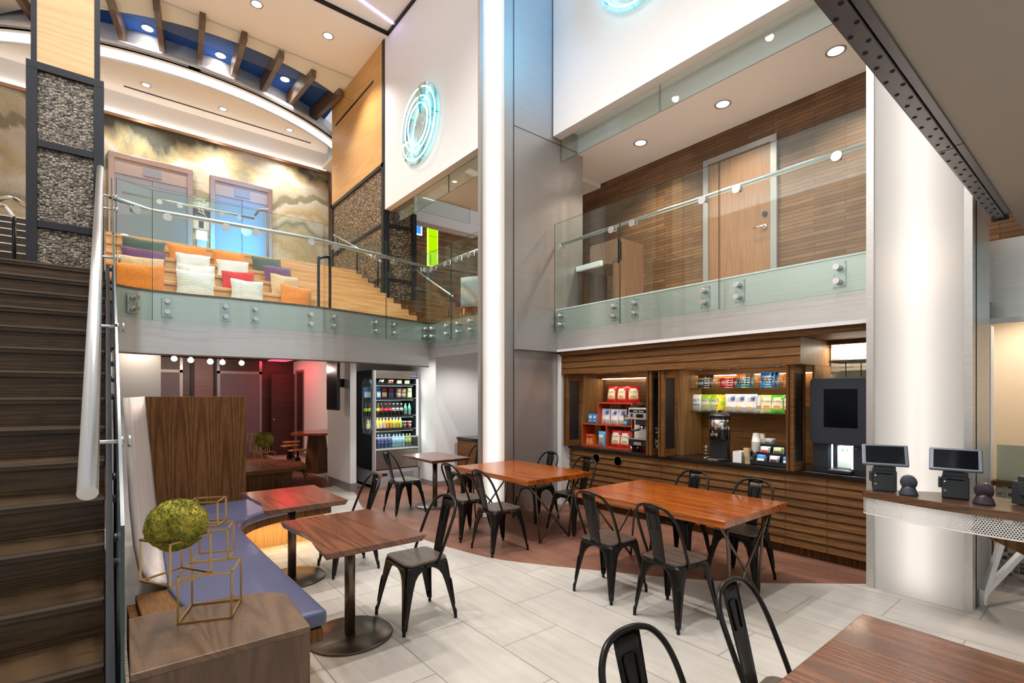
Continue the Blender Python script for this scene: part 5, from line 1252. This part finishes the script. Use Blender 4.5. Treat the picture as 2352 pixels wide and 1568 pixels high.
MB().box(.065,W-.035,-.008,.005,.885,.91).build('glass_rail', mat('white_rail',(.8,.8,.8),.3), fg); MB().box(.065,W-.035,-.006,.005,.675,.70).build('glass_rail', bpy.data.materials['white_rail'], fg)
MB().box(.065,W-.035,-.002,.002,.70,.885).build('front_glass', GLASS, fg)
LEDW = emis('fridge_led',(.88,1,.98),14)
MB().box(W-.055,W-.035,.012,.02,.92,1.97).build('led_strip', LEDW, fg); MB().box(.068,.074,.012,.02,.92,1.97).build('led_strip', LEDW, fg)
SH = (1.865,1.605,1.285,1.035)
for z in SH:
    s_ = MB().box(.035,W-.035,.06,.55,z,z+.014).build('shelf', PLASTIC, fg); MB().box(.07,W-.11,.05,.062,z-.02,z+.02).build('price_rail', PLASTIC, s_); MB().box(.07,W-.11,.052,.06,z-.03,z-.022).build('shelf_light', mat('white_strip_plain',(.7,.75,.75),.4) if 'white_strip_plain' not in bpy.data.materials else bpy.data.materials['white_strip_plain'], s_)
for z in (1.96,1.59,1.27,1.02): area('fridge_lamp',(4.17,8.66,z),.8,.03,3.2,(.86,1,.98))
def fx(u,y=8.72): return ux(u,y)
PET = lambda c: cm('pet_'+str(c), c, .12)
def bottle_proto(body, label, cap, h=.215, r=.031, clear=False):
    t = thing('drink_bottle','', 'bottle')
    MB().lathe((0,0,0),[(.001,0),(r*.92,.002),(r,.012),(r*.96,h*.30),(r,h*.34),(r,h*.60),(r*.9,h*.68),(r*.42,h*.88),(r*.42,h*.93),(.001,h*.93)],14).build('bottle_body', cm('drink_'+str(body),body,.12), t)
    if label: MB().lathe((0,0,0),[(r*1.015,h*.36),(r*1.03,h*.38),(r*1.03,h*.60),(r*1.0,h*.62)],14).build('label_band', cm('label_'+str(label),label,.35), t)
    if cap: MB().lathe((0,0,0),[(.001,h),(r*.46,h*.995),(r*.46,h*.92),(.001,h*.92)],12).build('cap', cm('cap_'+str(cap),cap,.3), t)
    return t
def row(proto, us, y, z, lab, group, rows=1):
    n = 0
    for u in us:
        n += 1
        if proto.location.length < .01: o = proto
        else: o = dup(proto,(0,0,0))
        o.location = (fx(u,y), y, z); o['label'] = lab if len(us) == 1 else lab+', '+(['first','second','third','fourth','fifth'][n-1])+' from left'; o['group'] = group
def word_on(o, w_, s, c, z, y): text('label_word', w_, s, c, (0,-y,z), FACE_NY, o)
Y5 = 8.70
p = bottle_proto((.03,.02,.012),(.40,.62,.02),(.02,.1,.02)); row(p,(839,847,854),Y5+.05,SH[2]+.016,'tea bottle with lime label behind the fridge post','lime labelled bottles')
p = bottle_proto((.05,.03,.015),(.50,.75,.03),(.02,.12,.02)); row(p,(868,),Y5,SH[2]+.016,'bottle with bright lime label right of the fridge post','lime labelled bottles')
p = bottle_proto((.012,.007,.006),(.75,.01,.015),(.65,.01,.02)); word_on(p,'Coca-Cola',.018,PAPER,.105,.033); row(p,(876,886,895),Y5,SH[2]+.016,'dark cola bottle with red label','red labelled cola bottles')
p = bottle_proto((.012,.007,.006),(.55,.52,.52),(.70,.70,.70)); word_on(p,'Coke',.022,K['red'],.105,.033); row(p,(904,913,922),Y5,SH[2]+.016,'dark cola bottle with silver label','silver labelled cola bottles')
p = bottle_proto((.22,.35,.30),(.02,.45,.20),(.02,.25,.12)); word_on(p,'Sprite',.020,PAPER,.105,.033); row(p,(931,940),Y5,SH[2]+.016,'clear bottle with green label','green labelled bottles')
def jbottle(body,label,cap): 
    t = bottle_proto(body,None,cap,.20,.034); 
    MB().box(-.024,.024,-.0365,-.033,.02,.105).build('front_label', cm('label_'+str(label),label,.4), t); return t
p = jbottle((.42,.40,.16),(.75,.70,.45),(.03,.10,.03)); row(p,(844,851),Y5+.03,SH[3]+.016,'cloudy lemonade bottle behind the fridge post','pale juice bottles')
p = jbottle((.80,.55,.03),(.85,.80,.6),(.05,.12,.03)); row(p,(867,874),Y5,SH[3]+.016,'yellow juice bottle with cream label','yellow juice bottles')
p = jbottle((.70,.22,.06),(.85,.78,.75),(.45,.02,.10)); row(p,(881.5,),Y5,SH[3]+.016,'peach juice bottle with white label and pink cap','peach juice')
p = jbottle((.80,.33,.01),(.80,.42,.05),(.03,.05,.25)); row(p,(889,897,911.5),Y5,SH[3]+.016,'orange juice bottle with blue cap','orange juice bottles')
p = jbottle((.32,.52,.08),(.55,.68,.2),(.03,.06,.30)); row(p,(904.5,919),Y5,SH[3]+.016,'green juice bottle with blue cap','green juice bottles')
p = bottle_proto((.08,.12,.28),(.06,.08,.28),(.45,.50,.58),.24,.034); word_on(p,'water',.02,PAPER,.10,.036); row(p,(869,877,886,894),8.70,.702,'dark blue water bottle at the front of the fridge well','dark blue water bottles')
p = bottle_proto((.35,.52,.60),(.30,.55,.72),(.02,.22,.22),.24,.034); row(p,(904,911,918,926),8.70,.702,'pale blue water bottle at the front of the fridge well','pale blue water bottles')
p = bottle_proto((.16,.22,.14),(.62,.58,.02),(.55,.55,.05),.235,.03); row(p,(934,941),8.70,.702,'green bottle with yellow label in the fridge well','yellow labelled bottles')
def cupy(lab,u,y,z):
    t = thing('yogurt_cup',lab,'yogurt',(fx(u,y),y,z),0,'white yogurt cups')
    MB().lathe((0,0,0),[(.001,0),(.030,0),(.040,.058),(.042,.058),(.042,.062),(.001,.062)],16).build('cup', PW, t); MB().box(-.02,.018,-.040,-.034,.012,.04).build('printed_label', K['red'], t)
for u,l in ((929,'left'),(940,'right')): cupy('white yogurt cup, lower one of the '+l+' stack',u,8.70,SH[3]+.016); cupy('white yogurt cup, upper one of the '+l+' stack',u,8.70,SH[3]+.079)
def carton(name,lab,u,z,w_,h,c1,c2,c3,grp,y=8.70):
    t = thing(name,lab,name.replace('_',' '),(fx(u,y),y,z),0,grp)
    MB().box(-w_/2,w_/2,0,.06,0,h).build('carton', K[c1], t); MB().box(-w_/2*.9,w_/2*.9,-.002,0,h*.12,h*.55).build('printed_label', K[c2], t); MB().box(-w_/2*.8,w_/2*.8,-.002,0,h*.66,h*.9).build('printed_band', K[c3], t)
for u,l in ((842,'left of the fridge post'),(851,'just left of the fridge post')): carton('milk_carton','blue and white carton '+l,u,SH[1]+.016,.085,.19,'sky','white','navy','blue cartons',8.78)
carton('milk_carton','blue and white carton just right of the fridge post',870,SH[1]+.016,.075,.19,'sky','white','navy','blue cartons')
carton('snack_tray','purple snack tray, left of the pair',883,SH[1]+.016,.10,.19,'dark','tan','red','purple snack trays'); carton('snack_tray','plum coloured snack tray, right of the pair',898.5,SH[1]+.016,.10,.19,'dark','navy','red','purple snack trays')
carton('snack_box','white and green box at the right of the second fridge shelf',941,SH[1]+.016,.09,.19,'lime','white','white','green boxes')
for u,l in ((915.5,'left'),(927,'right')):
    for k,lv in enumerate(('lower','upper')):
        t = thing('dip_jar',lv+' orange banded jar of the '+l+' stack','jar',(fx(u,8.70),8.70,SH[1]+.016+.088*k),0,'orange banded jars')
        MB().lathe((0,0,0),[(.001,0),(.036,.002),(.045,.03),(.042,.055),(.001,.055)],16).build('jar', K['cream'], t); MB().lathe((0,0,0),[(.0455,.028),(.046,.03),(.046,.042),(.044,.044)],16).build('orange_band', K['orange'], t); MB().lathe((0,0,0),[(.001,.086),(.04,.086),(.042,.082),(.042,.055),(.001,.055)],16).build('lid', PW, t)
def bowl(lab,u,c,items,grp):
    t = thing('salad_bowl',lab,'food tub',(fx(u,8.70),8.72,SH[0]+.016),0,grp)
    MB().lathe((0,0,0),[(.001,0),(.05,0),(.062,.07),(.06,.07),(.048,.004),(.001,.004)],20).build('clear_tub', GLASS, t); m = MB(); r = random.Random(u)
    for k in range(26): 
        a = r.uniform(0,6.3); q = r.uniform(0,.043); m.sphere((q*math.cos(a),q*math.sin(a),.015+r.uniform(0,.055)),.014,.012,.009,8,5)
    m.build('food', K[c], t)
    if items:
        m = MB()
        for k in range(4): m.sphere((r.uniform(-.03,.03),-.045+r.uniform(-.006,.01),.02+r.uniform(0,.05)),.013,.012,.012,8,6)
        m.build('topping', K[items], t)
bowl('dark green salad tub behind the fridge post',848,'dark','lime','salad tubs'); bowl('green salad tub with white egg pieces on the top fridge shelf',876,'dark','white','salad tubs'); bowl('red and orange fruit tub on the top fridge shelf',898,'orange','red','fruit tubs')
def sandwich(lab,u):
    t = thing('sandwich_pack',lab,'sandwich',(fx(u,8.70),8.70,SH[0]+.016),0,'packed sandwiches')
    MB().box(-.05,.05,0,.05,0,.075).build('clear_pack', GLASS, t)
    for k in range(4): MB().box(-.044,.044,.006,.044,.006+.016*k,.016+.016*k).build('bread_slice' if k%2==0 else 'filling', K['tan'] if k%2==0 else K['cream'], t)
sandwich('packed sandwich on the top fridge shelf, left one',918); sandwich('packed sandwich on the top fridge shelf, right one',936)

# ================================================================== HALL BELOW THE BALCONY
HD = mat('mauve_grey_door',(.15,.12,.135),.45)
def halldoor(lab,x0,x1,n):
    t = thing('hall_door',lab,'door',((x0+x1)/2,15.2,0),0,'grey doors at the end of the hall'); w_ = (x1-x0)/2
    for s in (-1,1): MB().box(min(s*w_,s*(w_-.07)),max(s*w_,s*(w_-.07)),-.04,0,0,2.31).build('frame_side', GREYM, t); MB().box(min(s*w_,s*(w_-.06)),max(s*w_,s*(w_-.06)),-.03,0,2.31,2.62).build('mirror_strip', CHROME, t)
    MB().box(-w_,w_,-.04,0,2.24,2.31).build('frame_top', GREYM, t); lf = MB().box(-w_+.07,w_-.07,-.012,-.002,0,2.24).build('door_leaf', HD, t)
    MB().cyl((-.18,-.018,2.02),.012,.01,10,(0,1,0)).build('door_viewer', PLASTIC, lf)
halldoor('grey hall door above the left part of the oak screen',.42,1.52,1); halldoor('grey hall door right of the oak screen edge',2.28,3.36,2)
t = thing('wall_panel','wood panel in pink-lit tones standing proud between the two hall doors','panel',(1.98,15.19,0)); MB().box(-.22,.20,-.10,0,0,2.6).build('panel', wood('pink_lit_veneer',(.10,.04,.035),(.17,.075,.062),(.24,.11,.095),'x',1,.4,bump=.03), t)  # pinkish light on this panel is put into its veneer colour
for x in (-.30,.22): MB().box(x,x+.05,-.06,0,0,2.6).build('dark_strip', IRON, t)
t = thing('open_door','dark red wood door leaf standing open at the hall end','door',(3.85,14.95,0)); MB().box(-.30,.30,-.02,.02,.01,2.25).build('door_leaf', HALLWOOD, t); MB().box(.30,.33,-.025,.025,.01,2.27).build('edge', GREYM, t); MB().cyl((-.24,-.04,1.0),.02,.03,12,(0,1,0)).build('door_knob', STEEL, t)
t = thing('door_frame','grey door frame with dark opening in the white hall wall','door frame',(4.2,14.55,0)); MB().box(-.02,.0,.30,.36,0,2.36).build('frame_side', GREYM, t); MB().box(-.02,0,-.36,-.30,0,2.36).build('frame_side', GREYM, t); MB().box(-.02,0,-.30,.30,2.30,2.36).build('frame_top', GREYM, t); MB().box(-.004,0,-.30,.30,0,2.30).build('opening', HALLWOOD, t)
GLOBE = emis('globe_bulb',(1,.86,.76),9)
for i,(u,y,z) in enumerate(((400,12.4,2.42),(438,12.2,2.39),(483,11.6,2.34),(511,12.4,2.38),(555,12.6,2.39))):
    x = ux(u,y); t = thing('globe_lamp',nth[i]+' bare globe lamp from the left under the balcony','lamp',(x,y,z),0,'globe lamps in the hall')
    MB().sphere((0,0,0),.055,None,None,18,12).build('globe', GLOBE, t); MB().cyl((0,0,.045),.022,.05,12).build('socket', DKMETAL, t); MB().tube([(0,0,.09),(0,0,2.62-z)],.006,6).build('cord', PLASTIC, t)
    l = light('POINT','globe_glow',(0,0,-.08),26,(1,.72,.60),shadow_soft_size=.06); l.parent = t
tag(MB().box(3.45,3.90,13.0,14.9,2.598,2.618).build('red_ceiling_light', emis('red_panel',(1,.03,.07),5)), 'flat red ceiling light at the far end of the hall, mirrored in the table top', 'lamp')
tv = thing('wall_screen','black flat screen on a swing mount beside the white partition','screen',(3.10,8.82,1.41))
MB().box(-.03,.02,-.28,.26,0,.95).build('screen_body', PLASTIC, tv, bevel=.006); MB().box(-.032,-.029,-.265,.245,.02,.93).build('display', SCREEN, tv); MB().box(.02,.05,-.12,.10,.28,.62).build('rear_box', PLASTIC, tv); MB().box(.05,.185,-.03,.03,.40,.55).build('mount', BLACK, tv)
ht = thing('oval_hall_table','dark oval table with tapered panel legs in the lower hall','table',(4.02,11.4,0),R(20))
MB().prism([(1.0*math.cos(a),.62*math.sin(a)) for a in [2*PI*k/48 for k in range(48)]],.815,.865).build('table_top', TABLEW, ht, bevel=.01)
for x in (-.45,.45):
    m = MB(); a,b_ = .10,.15
    m.add([(x-b_,-.22,.04),(x+b_,-.22,.04),(x+b_,.22,.04),(x-b_,.22,.04),(x-a,-.17,.815),(x+a,-.17,.815),(x+a,.17,.815),(x-a,.17,.815)],[(3,2,1,0),(4,5,6,7),(0,1,5,4),(1,2,6,5),(2,3,7,6),(3,0,4,7)])
    lgp = m.build('panel_leg', OAK_DARKV, ht); MB().box(x-.24,x+.24,-.30,.30,0,.045).build('leg_foot', OAK_DARKV, lgp)
    MB().tube([(x-.10,-.225,.10),(x+.10,-.225,.10),(x+.075,-.185,.70),(x-.075,-.185,.70)],.004,6,True).build('inlay', BRASS, lgp)
MB().box(-.45,.45,-.10,.10,.40,.46).build('stretcher', OAK_DARKV, ht)
STOOLW = wood('orange_stool_seat',(.25,.07,.015),(.45,.15,.03),(.6,.23,.06),'x',1,.25,.4)
def stool(lab,x,y,h):
    t = thing('swivel_stool',lab,'stool',(x,y,0),0.4,'swivel stools in the hall')
    MB().lathe((0,0,0),[(.001,h-.035),(.15,h-.035),(.185,h-.025),(.19,h-.012),(.175,h),(.001,h)],28).build('seat', STOOLW, t); MB().tube([(0,0,.20),(0,0,h-.03)],.02,10).build('spindle', BLACK, t)
    for k in range(4):
        a = PI/2*k; c,s = math.cos(a),math.sin(a)
        MB().tube([(p_.x*c,p_.x*s,p_.z) for p_ in bez([(.02,0,h*.72),(.06,0,h*.62),(.07,0,h*.42),(.14,0,h*.25),(.22,0,.012)],5)],.011,8).build('leg', BLACK, t)
    MB().tube([(.13*math.cos(a),.13*math.sin(a),h*.28) for a in [2*PI*k/20 for k in range(20)]],.006,6,True).build('foot_ring', BLACK, t)
stool('nearest orange topped swivel stool in the lower hall',3.03,10.66,.57); stool('middle orange topped swivel stool in the lower hall',3.13,11.6,.58); stool('farthest orange topped swivel stool in the lower hall',3.35,12.3,.60)
t = thing('side_cabinet','small dark topped oak cabinet behind the chair by the white wall','cabinet',(5.30,7.5,0)); MB().box(-.22,.6,-.2,.4,0,.86).build('body', OAK_D, t); MB().box(-.24,.62,-.22,.4,.86,.90).build('top', BLACKSTONE, t)

# ================================================================== ORDER COUNTER
oc = thing('order_counter','curved wooden order counter with perforated white apron','counter',(0,0,0))
fe = [(p_.x,p_.y) for p_ in bez([(4.735,1.375,0),(4.69,1.34,0),(4.655,1.2,0),(4.61,1.05,0),(4.585,.9,0),(4.57,.75,0),(4.562,.6,0),(4.565,.4,0),(4.60,.1,0),(4.7,-.25,0)],6)]
bk_ = [(5.15,-.25),(5.16,.80),(5.06,.95),(4.80,1.33)]
MB().prism(fe+bk_, .865,.92).build('counter_top', wood('walnut_bar_top',(.045,.02,.010),(.11,.05,.024),(.18,.09,.045),'y',1,.3,.3), oc, bevel=.003)
def perf(name):
    m, N, L, b = nmat(name); b.inputs['Base Color'].default_value = (.74,.72,.69,1); b.inputs['Roughness'].default_value = .4
    uv = N.new('ShaderNodeUVMap'); out = N['Material Output']; ds = []
    for off in ((0,0,0),(.5,.5,0)):
        mp = N.new('ShaderNodeMapping'); mp.inputs['Scale'].default_value = (1/.0155,1/.0268,1); mp.inputs['Location'].default_value = off; L.new(uv.outputs[0], mp.inputs[0])
        fr = N.new('ShaderNodeVectorMath'); fr.operation = 'FRACTION'; L.new(mp.outputs[0], fr.inputs[0])
        sb = N.new('ShaderNodeVectorMath'); sb.operation = 'SUBTRACT'; sb.inputs[1].default_value = (.5,.5,0); L.new(fr.outputs[0], sb.inputs[0])
        sc = N.new('ShaderNodeVectorMath'); sc.operation = 'MULTIPLY'; sc.inputs[1].default_value = (1,1.732,0); L.new(sb.outputs[0], sc.inputs[0])
        ln = N.new('ShaderNodeVectorMath'); ln.operation = 'LENGTH'; L.new(sc.outputs[0], ln.inputs[0]); ds.append(ln.outputs['Value'])
    mi = N.new('ShaderNodeMath'); mi.operation = 'MINIMUM'; L.new(ds[0], mi.inputs[0]); L.new(ds[1], mi.inputs[1])
    gt = N.new('ShaderNodeMath'); gt.operation = 'GREATER_THAN'; gt.inputs[1].default_value = .34; L.new(mi.outputs[0], gt.inputs[0])
    L.new(gt.outputs[0], b.inputs['Alpha']); return m
def apron(pts, z0, z1, name, m, parent):
    vs = []; fs = []; us = []; s = 0
    for i,(x,y) in enumerate(pts):
        if i: s += math.hypot(x-pts[i-1][0],y-pts[i-1][1])
        vs += [(x,y,z0),(x,y,z1)]; us += [(s,0),(s,z1-z0)]
    for i in range(len(pts)-1): fs.append((2*i,2*i+2,2*i+3,2*i+1))
    mb = MB().add(vs,fs,True); o = mb.build(name,m,parent); uv = o.data.uv_layers.new(name='UVMap')
    for lp in o.data.loops: uv.data[lp.index].uv = us[lp.vertex_index]
    return o
apron([(x+.018,y-.003) for x,y in fe], .735,.866,'perforated_apron',perf('perforated_white_metal'),oc)
MB().tube([(x+.018,y-.003,.735) for x,y in fe],.003,6).build('apron_edge', PW, oc)
MB().add([(4.70,.72,.74),(4.75,-.25,.74),(4.75,-.25,.30),(5.12,.72,.74),(5.15,-.25,.74),(5.15,-.25,.30)],[(0,1,2),(5,4,3),(0,3,4,1),(1,4,5,2),(2,5,3,0)]).build('sloping_support', OAK_DARKV, oc)
TG = mat('terminal_charcoal',(.030,.033,.036),.45); TB = mat('bezel_blue_grey',(.12,.135,.17),.35,.3)
def terminal(lab, x, y, rz):
    t = thing('order_terminal',lab,'terminal',(x,y,.921),rz,'order terminals')   # faces local -X
    MB().box(-.002,.16,-.076,.076,.006,.165).build('printer_body', TG, t, bevel=.006)
    MB().box(-.006,.13,-.07,.07,.165,.20).build('printer_head', TG, t, bevel=.005); MB().box(-.005,-.001,-.05,.05,.138,.146).build('paper_slot', SCREEN, t)
    MB().box(.01,.11,.076,.096,.075,.145).build('card_reader', TG, t, bevel=.003)
    for z,c in ((.125,emis('blue_led',(.1,.2,1),6) if 'blue_led' not in bpy.data.materials else bpy.data.materials['blue_led']),(.105,GREYPL),(.086,GREYPL)): MB().box(-.004,-.001,.055,.063,z-.003,z+.003).build('indicator', c, t)
    MB().box(-.004,-.001,.05,.066,.052,.066).build('button_mark', GREYM, t)
    sg = MB().box(-.011,.011,-.147,.147,-.095,.095).build('tablet', TB, t, bevel=.008); sg.location = (.0,0,.285); sg.rotation_euler = (0,R(38),0)
    MB().box(-.0125,-.0105,-.122,.122,-.078,.078).build('display', SCREEN, sg)
    MB().box(.02,.09,-.05,.05,.19,.27).build('neck', TG, t)
def scanner(lab, x, y, rz, m):
    t = thing('barcode_scanner',lab,'scanner',(x,y,.921),rz,'barcode scanners')
    MB().lathe((0,0,0),[(.001,0),(.060,0),(.058,.012),(.044,.05),(.036,.07),(.001,.07)],24).build('stand', m, t)
    MB().lathe((0,0,0),[(.001,-.035),(.035,-.032),(.050,-.015),(.053,.012),(.052,.03),(.047,.034),(.001,.034)],28).xf(Matrix.Translation((-.004,0,.10)) @ Matrix.Rotation(-R(100),4,'Y')).build('head', m, t)
    MB().lathe((0,0,0),[(.001,.002),(.040,.001),(.042,-.001)],28).xf(Matrix.Translation((-.039,0,.094)) @ Matrix.Rotation(-R(100),4,'Y')).build('window', SCREEN if False else m, t)
terminal('order terminal with tilted tablet at the left end of the order counter',4.735,1.225,R(18)); terminal('order terminal with tilted tablet in the middle of the order counter',4.795,.815,R(10))
terminal('dark order terminal cut by the right edge of the picture',4.90,.36,R(70))
scanner('blue grey barcode scanner beside the left order terminal',4.735,1.075,R(14),mat('scanner_slate',(.045,.05,.062),.45)); scanner('dark plum barcode scanner beside the middle order terminal',4.74,.655,R(10),mat('scanner_plum',(.035,.02,.028),.4))

# passage right of the lit column
t = thing('mosaic_counter','low counter faced with black and cream mosaic in the passage','counter',(0,0,0)); MB().box(6.36,6.9,-1.2,.80,0,.85).build('mosaic_front', bricks('mosaic_tile_side',(.55,.5,.42),(.03,.028,.026),(.4,.38,.34),.036,.036,.003,'yz',0,.25,.2), t); MB().box(6.33,6.95,-1.2,.82,.85,.89).build('counter_top', OAK_DARKV, t)
tag(box(6.42,6.45,.1,.80,.892,1.22).build('glass_screen', cm('marbled_glass',(.62,.60,.42),.15)),'small marbled glass screen on the mosaic counter','screen')
struct('wall_passage_pier', box(6.34,6.5,.83,1.40,0,2.32), WHITE, 'pale wall pier between the lit column and the mosaic counter', 'wall')
t = thing('folding_brace','white folding metal brace leaning below the order counter','brace',(0,0,0)); MB().bar((5.40,.765,.02),(5.62,.62,.72),.03,.045).build('brace_bar', PW, t); MB().bar((5.42,.755,.10),(6.05,.55,.42),.035,.05).build('brace_bar', PW, t); MB().bar((6.0,.56,.40),(6.3,.36,.52),.03,.04).build('brace_bar', PW, t); MB().box(5.38,5.42,.745,.775,0,.14).build('brace_foot', STEEL, t)
struct('baseboard_passage', MB().prism([(5.42,.775),(6.33,.81),(6.33,.825),(5.42,.79)],0,.12), GREYM, 'steel baseboard along the passage', 'baseboard')

# steel track on the low ceiling edge
tk = thing('steel_track','dark steel track with rivets along the edge of the low ceiling','track',(0,0,0))
TRK = mat('dark_track_steel',(.20,.18,.18),.33,.95,bump=.1,bscale=6)
for x0,x1 in ((1.0,3.62),(3.63,5.36)):
    MB().box(x0,x1,.622,.69,3.035,3.05).build('riveted_plate', TRK, tk, bevel=.003); MB().box(x0,x1,.585,.617,3.045,3.058).build('cover_strip', TRK, tk)
MB().box(1.0,5.36,.69,.70,3.05,3.20).build('edge_upstand', TRK, tk); MB().box(1.0,5.36,.587,.689,3.06,3.07).build('dark_channel', BLACK, tk); MB().box(5.36,5.37,.60,.70,3.02,3.06).build('end_cap', PLASTIC, tk)
r0 = MB().lathe((0,0,0),[(.001,-.003),(.003,-.003),(.0045,-.001),(.0075,-.0035),(.010,0)],12).build('rivet', IRON, tk); r0.location = (1.9,.64,3.035)
for i in range(46):
    o = r0.copy(); C.objects.link(o); o.parent = tk; o.location = (1.98+.073*i,(.638,.674)[i%2]+.004*math.sin(i*2.3),3.035)

# ================================================================== UPPER CORRIDOR
dr = thing('corridor_door','veneered wood door in a grey frame in the upper corridor','door',(7.0,3.525,2.967))
MB().box(-.05,0,.45,.53,0,2.2).build('frame_side', GREYM, dr); MB().box(-.05,0,-.53,-.45,0,2.2).build('frame_side', GREYM, dr); MB().box(-.05,0,-.45,.45,2.12,2.2).build('frame_top', GREYM, dr)
lf = MB().box(-.03,-.005,-.45,.45,0,2.12).build('door_leaf', DOORW, dr)
MB().cyl((-.045,-.37,1.17),.035,.02,20,(1,0,0)).build('lock', PLASTIC, lf); h = MB().cyl((-.05,-.37,1.0),.03,.02,20,(1,0,0)).build('handle_rose', CHROME, lf); MB().tube([(-.05,-.37,1.0),(-.09,-.37,1.0),(-.095,-.34,1.0),(-.095,-.24,.995)],[.011,.011,.010,.007],10).build('handle', CHROME, h)
dk = thing('corridor_desk','wooden desk with a white edged top and tall screen in the upper corridor','desk',(0,0,2.967))
DV = wood('zebra_veneer',(.13,.065,.035),(.20,.105,.06),(.27,.15,.09),'z',1.3,.35,bump=.02)
MB().prism([(5.85,4.95),(6.5,4.95),(6.5,5.56),(5.85,5.56)],.68,.73).build('desk_top', DV, dk); MB().box(5.80,5.86,5.05,5.57,.66,.74).build('white_edge', PW, dk, bevel=.01)
MB().box(5.86,6.5,5.52,5.56,0,.68).build('end_panel', OAK_DARKV, dk); xprism(rr(4.85,5.45,.0 if 0 else .68,1.07,.05),6.0,6.04).build('front_screen', DV, dk); MB().box(6.0,6.57,4.85,4.89,0,1.07).build('side_screen', DV, dk); MB().box(5.90,6.0,4.86,4.9,0,.68).build('leg_panel', DV, dk)

# ================================================================== LOBBY BEHIND THE NEON WALL
GP = emis('lime_light_panel',(.42,.78,.0),1.0); GE = emis('lime_led_edge',(.75,1,.12),2.2); BP_ = emis('blue_light_panel',(.06,.30,.85),1.0); BE_ = emis('blue_led_edge',(.45,.75,1),2.0)
t = thing('lime_light_panel','tall glowing lime green wall panel on the wood strip wall','light panel',(7.60,13.19,5.50)); MB().box(-.19,.17,-.02,0,0,2.2).build('panel', GP, t); MB().box(-.19,-.15,-.03,-.02,0,2.2).build('lit_edge', GE, t); MB().box(.155,.17,-.03,-.02,0,2.2).build('lit_edge', GE, t); MB().box(-.15,.155,-.03,-.02,0,.02).build('lit_edge', GE, t)
for z in (.45,.9): MB().box(-.15,.155,-.022,-.02,z,z+.008).build('seam', OAK_DARKV, t)
t = thing('blue_light_panel','glowing blue wall panel partly behind the pebble pillar','light panel',(7.02,13.19,6.35)); MB().box(-.22,.22,-.02,0,0,1.5).build('panel', BP_, t); MB().box(.18,.22,-.03,-.02,0,1.5).build('lit_edge', BE_, t); MB().box(-.22,.18,-.03,-.02,0,.04).build('lit_edge', BE_, t); MB().box(.22,.25,-.03,0,-.05,1.5).build('frame', OAK_D, t)
struct('ceiling_beam_lobby', box(4.6,7.2,10.2,10.5,5.62,6.6), CEIL, 'white beam in the lobby behind the glass strip', 'beam')
tag(box(4.56,5.72,8.43,8.44,5.13,5.44).build('glass_smoke_curtain', GLASS_G), 'glass strip across the lobby behind the white lit column', 'glass curtain')
ls = thing('lobby_stair','dark stair with bright nosings rising beside the pebble pillar','staircase',(0,0,0))
for i in range(7):
    z = 2.9+.16*(i+1); y = 8.0+.33*i; x1 = 5.15+.10*i
    s_ = MB().box(4.45 if y < 9.2 else 5.15,x1,y,min(y+.36,9.56) if y < 9.2 else y+.36,z-.16,z).build('step', OAK_DARKV, ls); MB().box(4.45 if y < 9.2 else 5.15,x1,y-.008,y+.008,z-.012,z+.002).build('nosing', STEEL, s_)
lr = thing('lobby_handrail','sloping steel handrail on black posts above the dark lobby stair','handrail',(0,0,0))
MB().tube([(4.9,7.75,3.45),(5.25,10.9,4.95)],.02,12).build('rail', STEEL, lr)
for q in (.06,.32,.62): MB().tube([(4.9+.35*q,7.75+3.15*q,2.9+max(0,q-.05)*1.3),(4.9+.35*q,7.75+3.15*q,3.45+1.5*q)],.016,8).build('post', BLACK, lr)
lc = thing('lounge_chair','pale grey high backed lounge chair behind the balcony glass','chair',(4.88,6.95,2.905),R(-25))
m = MB().grid(lambda u,v: (-.28+.56*u,.10*(2*u-1)**2,.25+.50*v+.05*u),9,6); o = m.build('backrest', mat('grey_felt',(.48,.50,.47),.9,bump=.3,bscale=150), lc); md = o.modifiers.new('s','SOLIDIFY'); md.thickness = .06
MB().box(-.26,.26,.08,.45,.22,.32).build('seat', cm('maroon_seat',(.20,.03,.03),.6), lc, bevel=.02)
for x in (-.24,.24):
    for y in (.06,.42): MB().tube([(x,y,0),(x*.95,y,.23)],.013,8).build('leg', OAK_G, lc)

# polished edges of the glass sheets
for o in [o for o in C.objects if o.type == 'MESH' and o.name.split('.')[0] in ('glass_panel','glass_smoke_curtain','glass_shelf')]:
    me = o.data; me.materials.append(GLASS_E); mxa = max(p.area for p in me.polygons)
    for p in me.polygons:
        if p.area < mxa*.12: p.material_index = 1
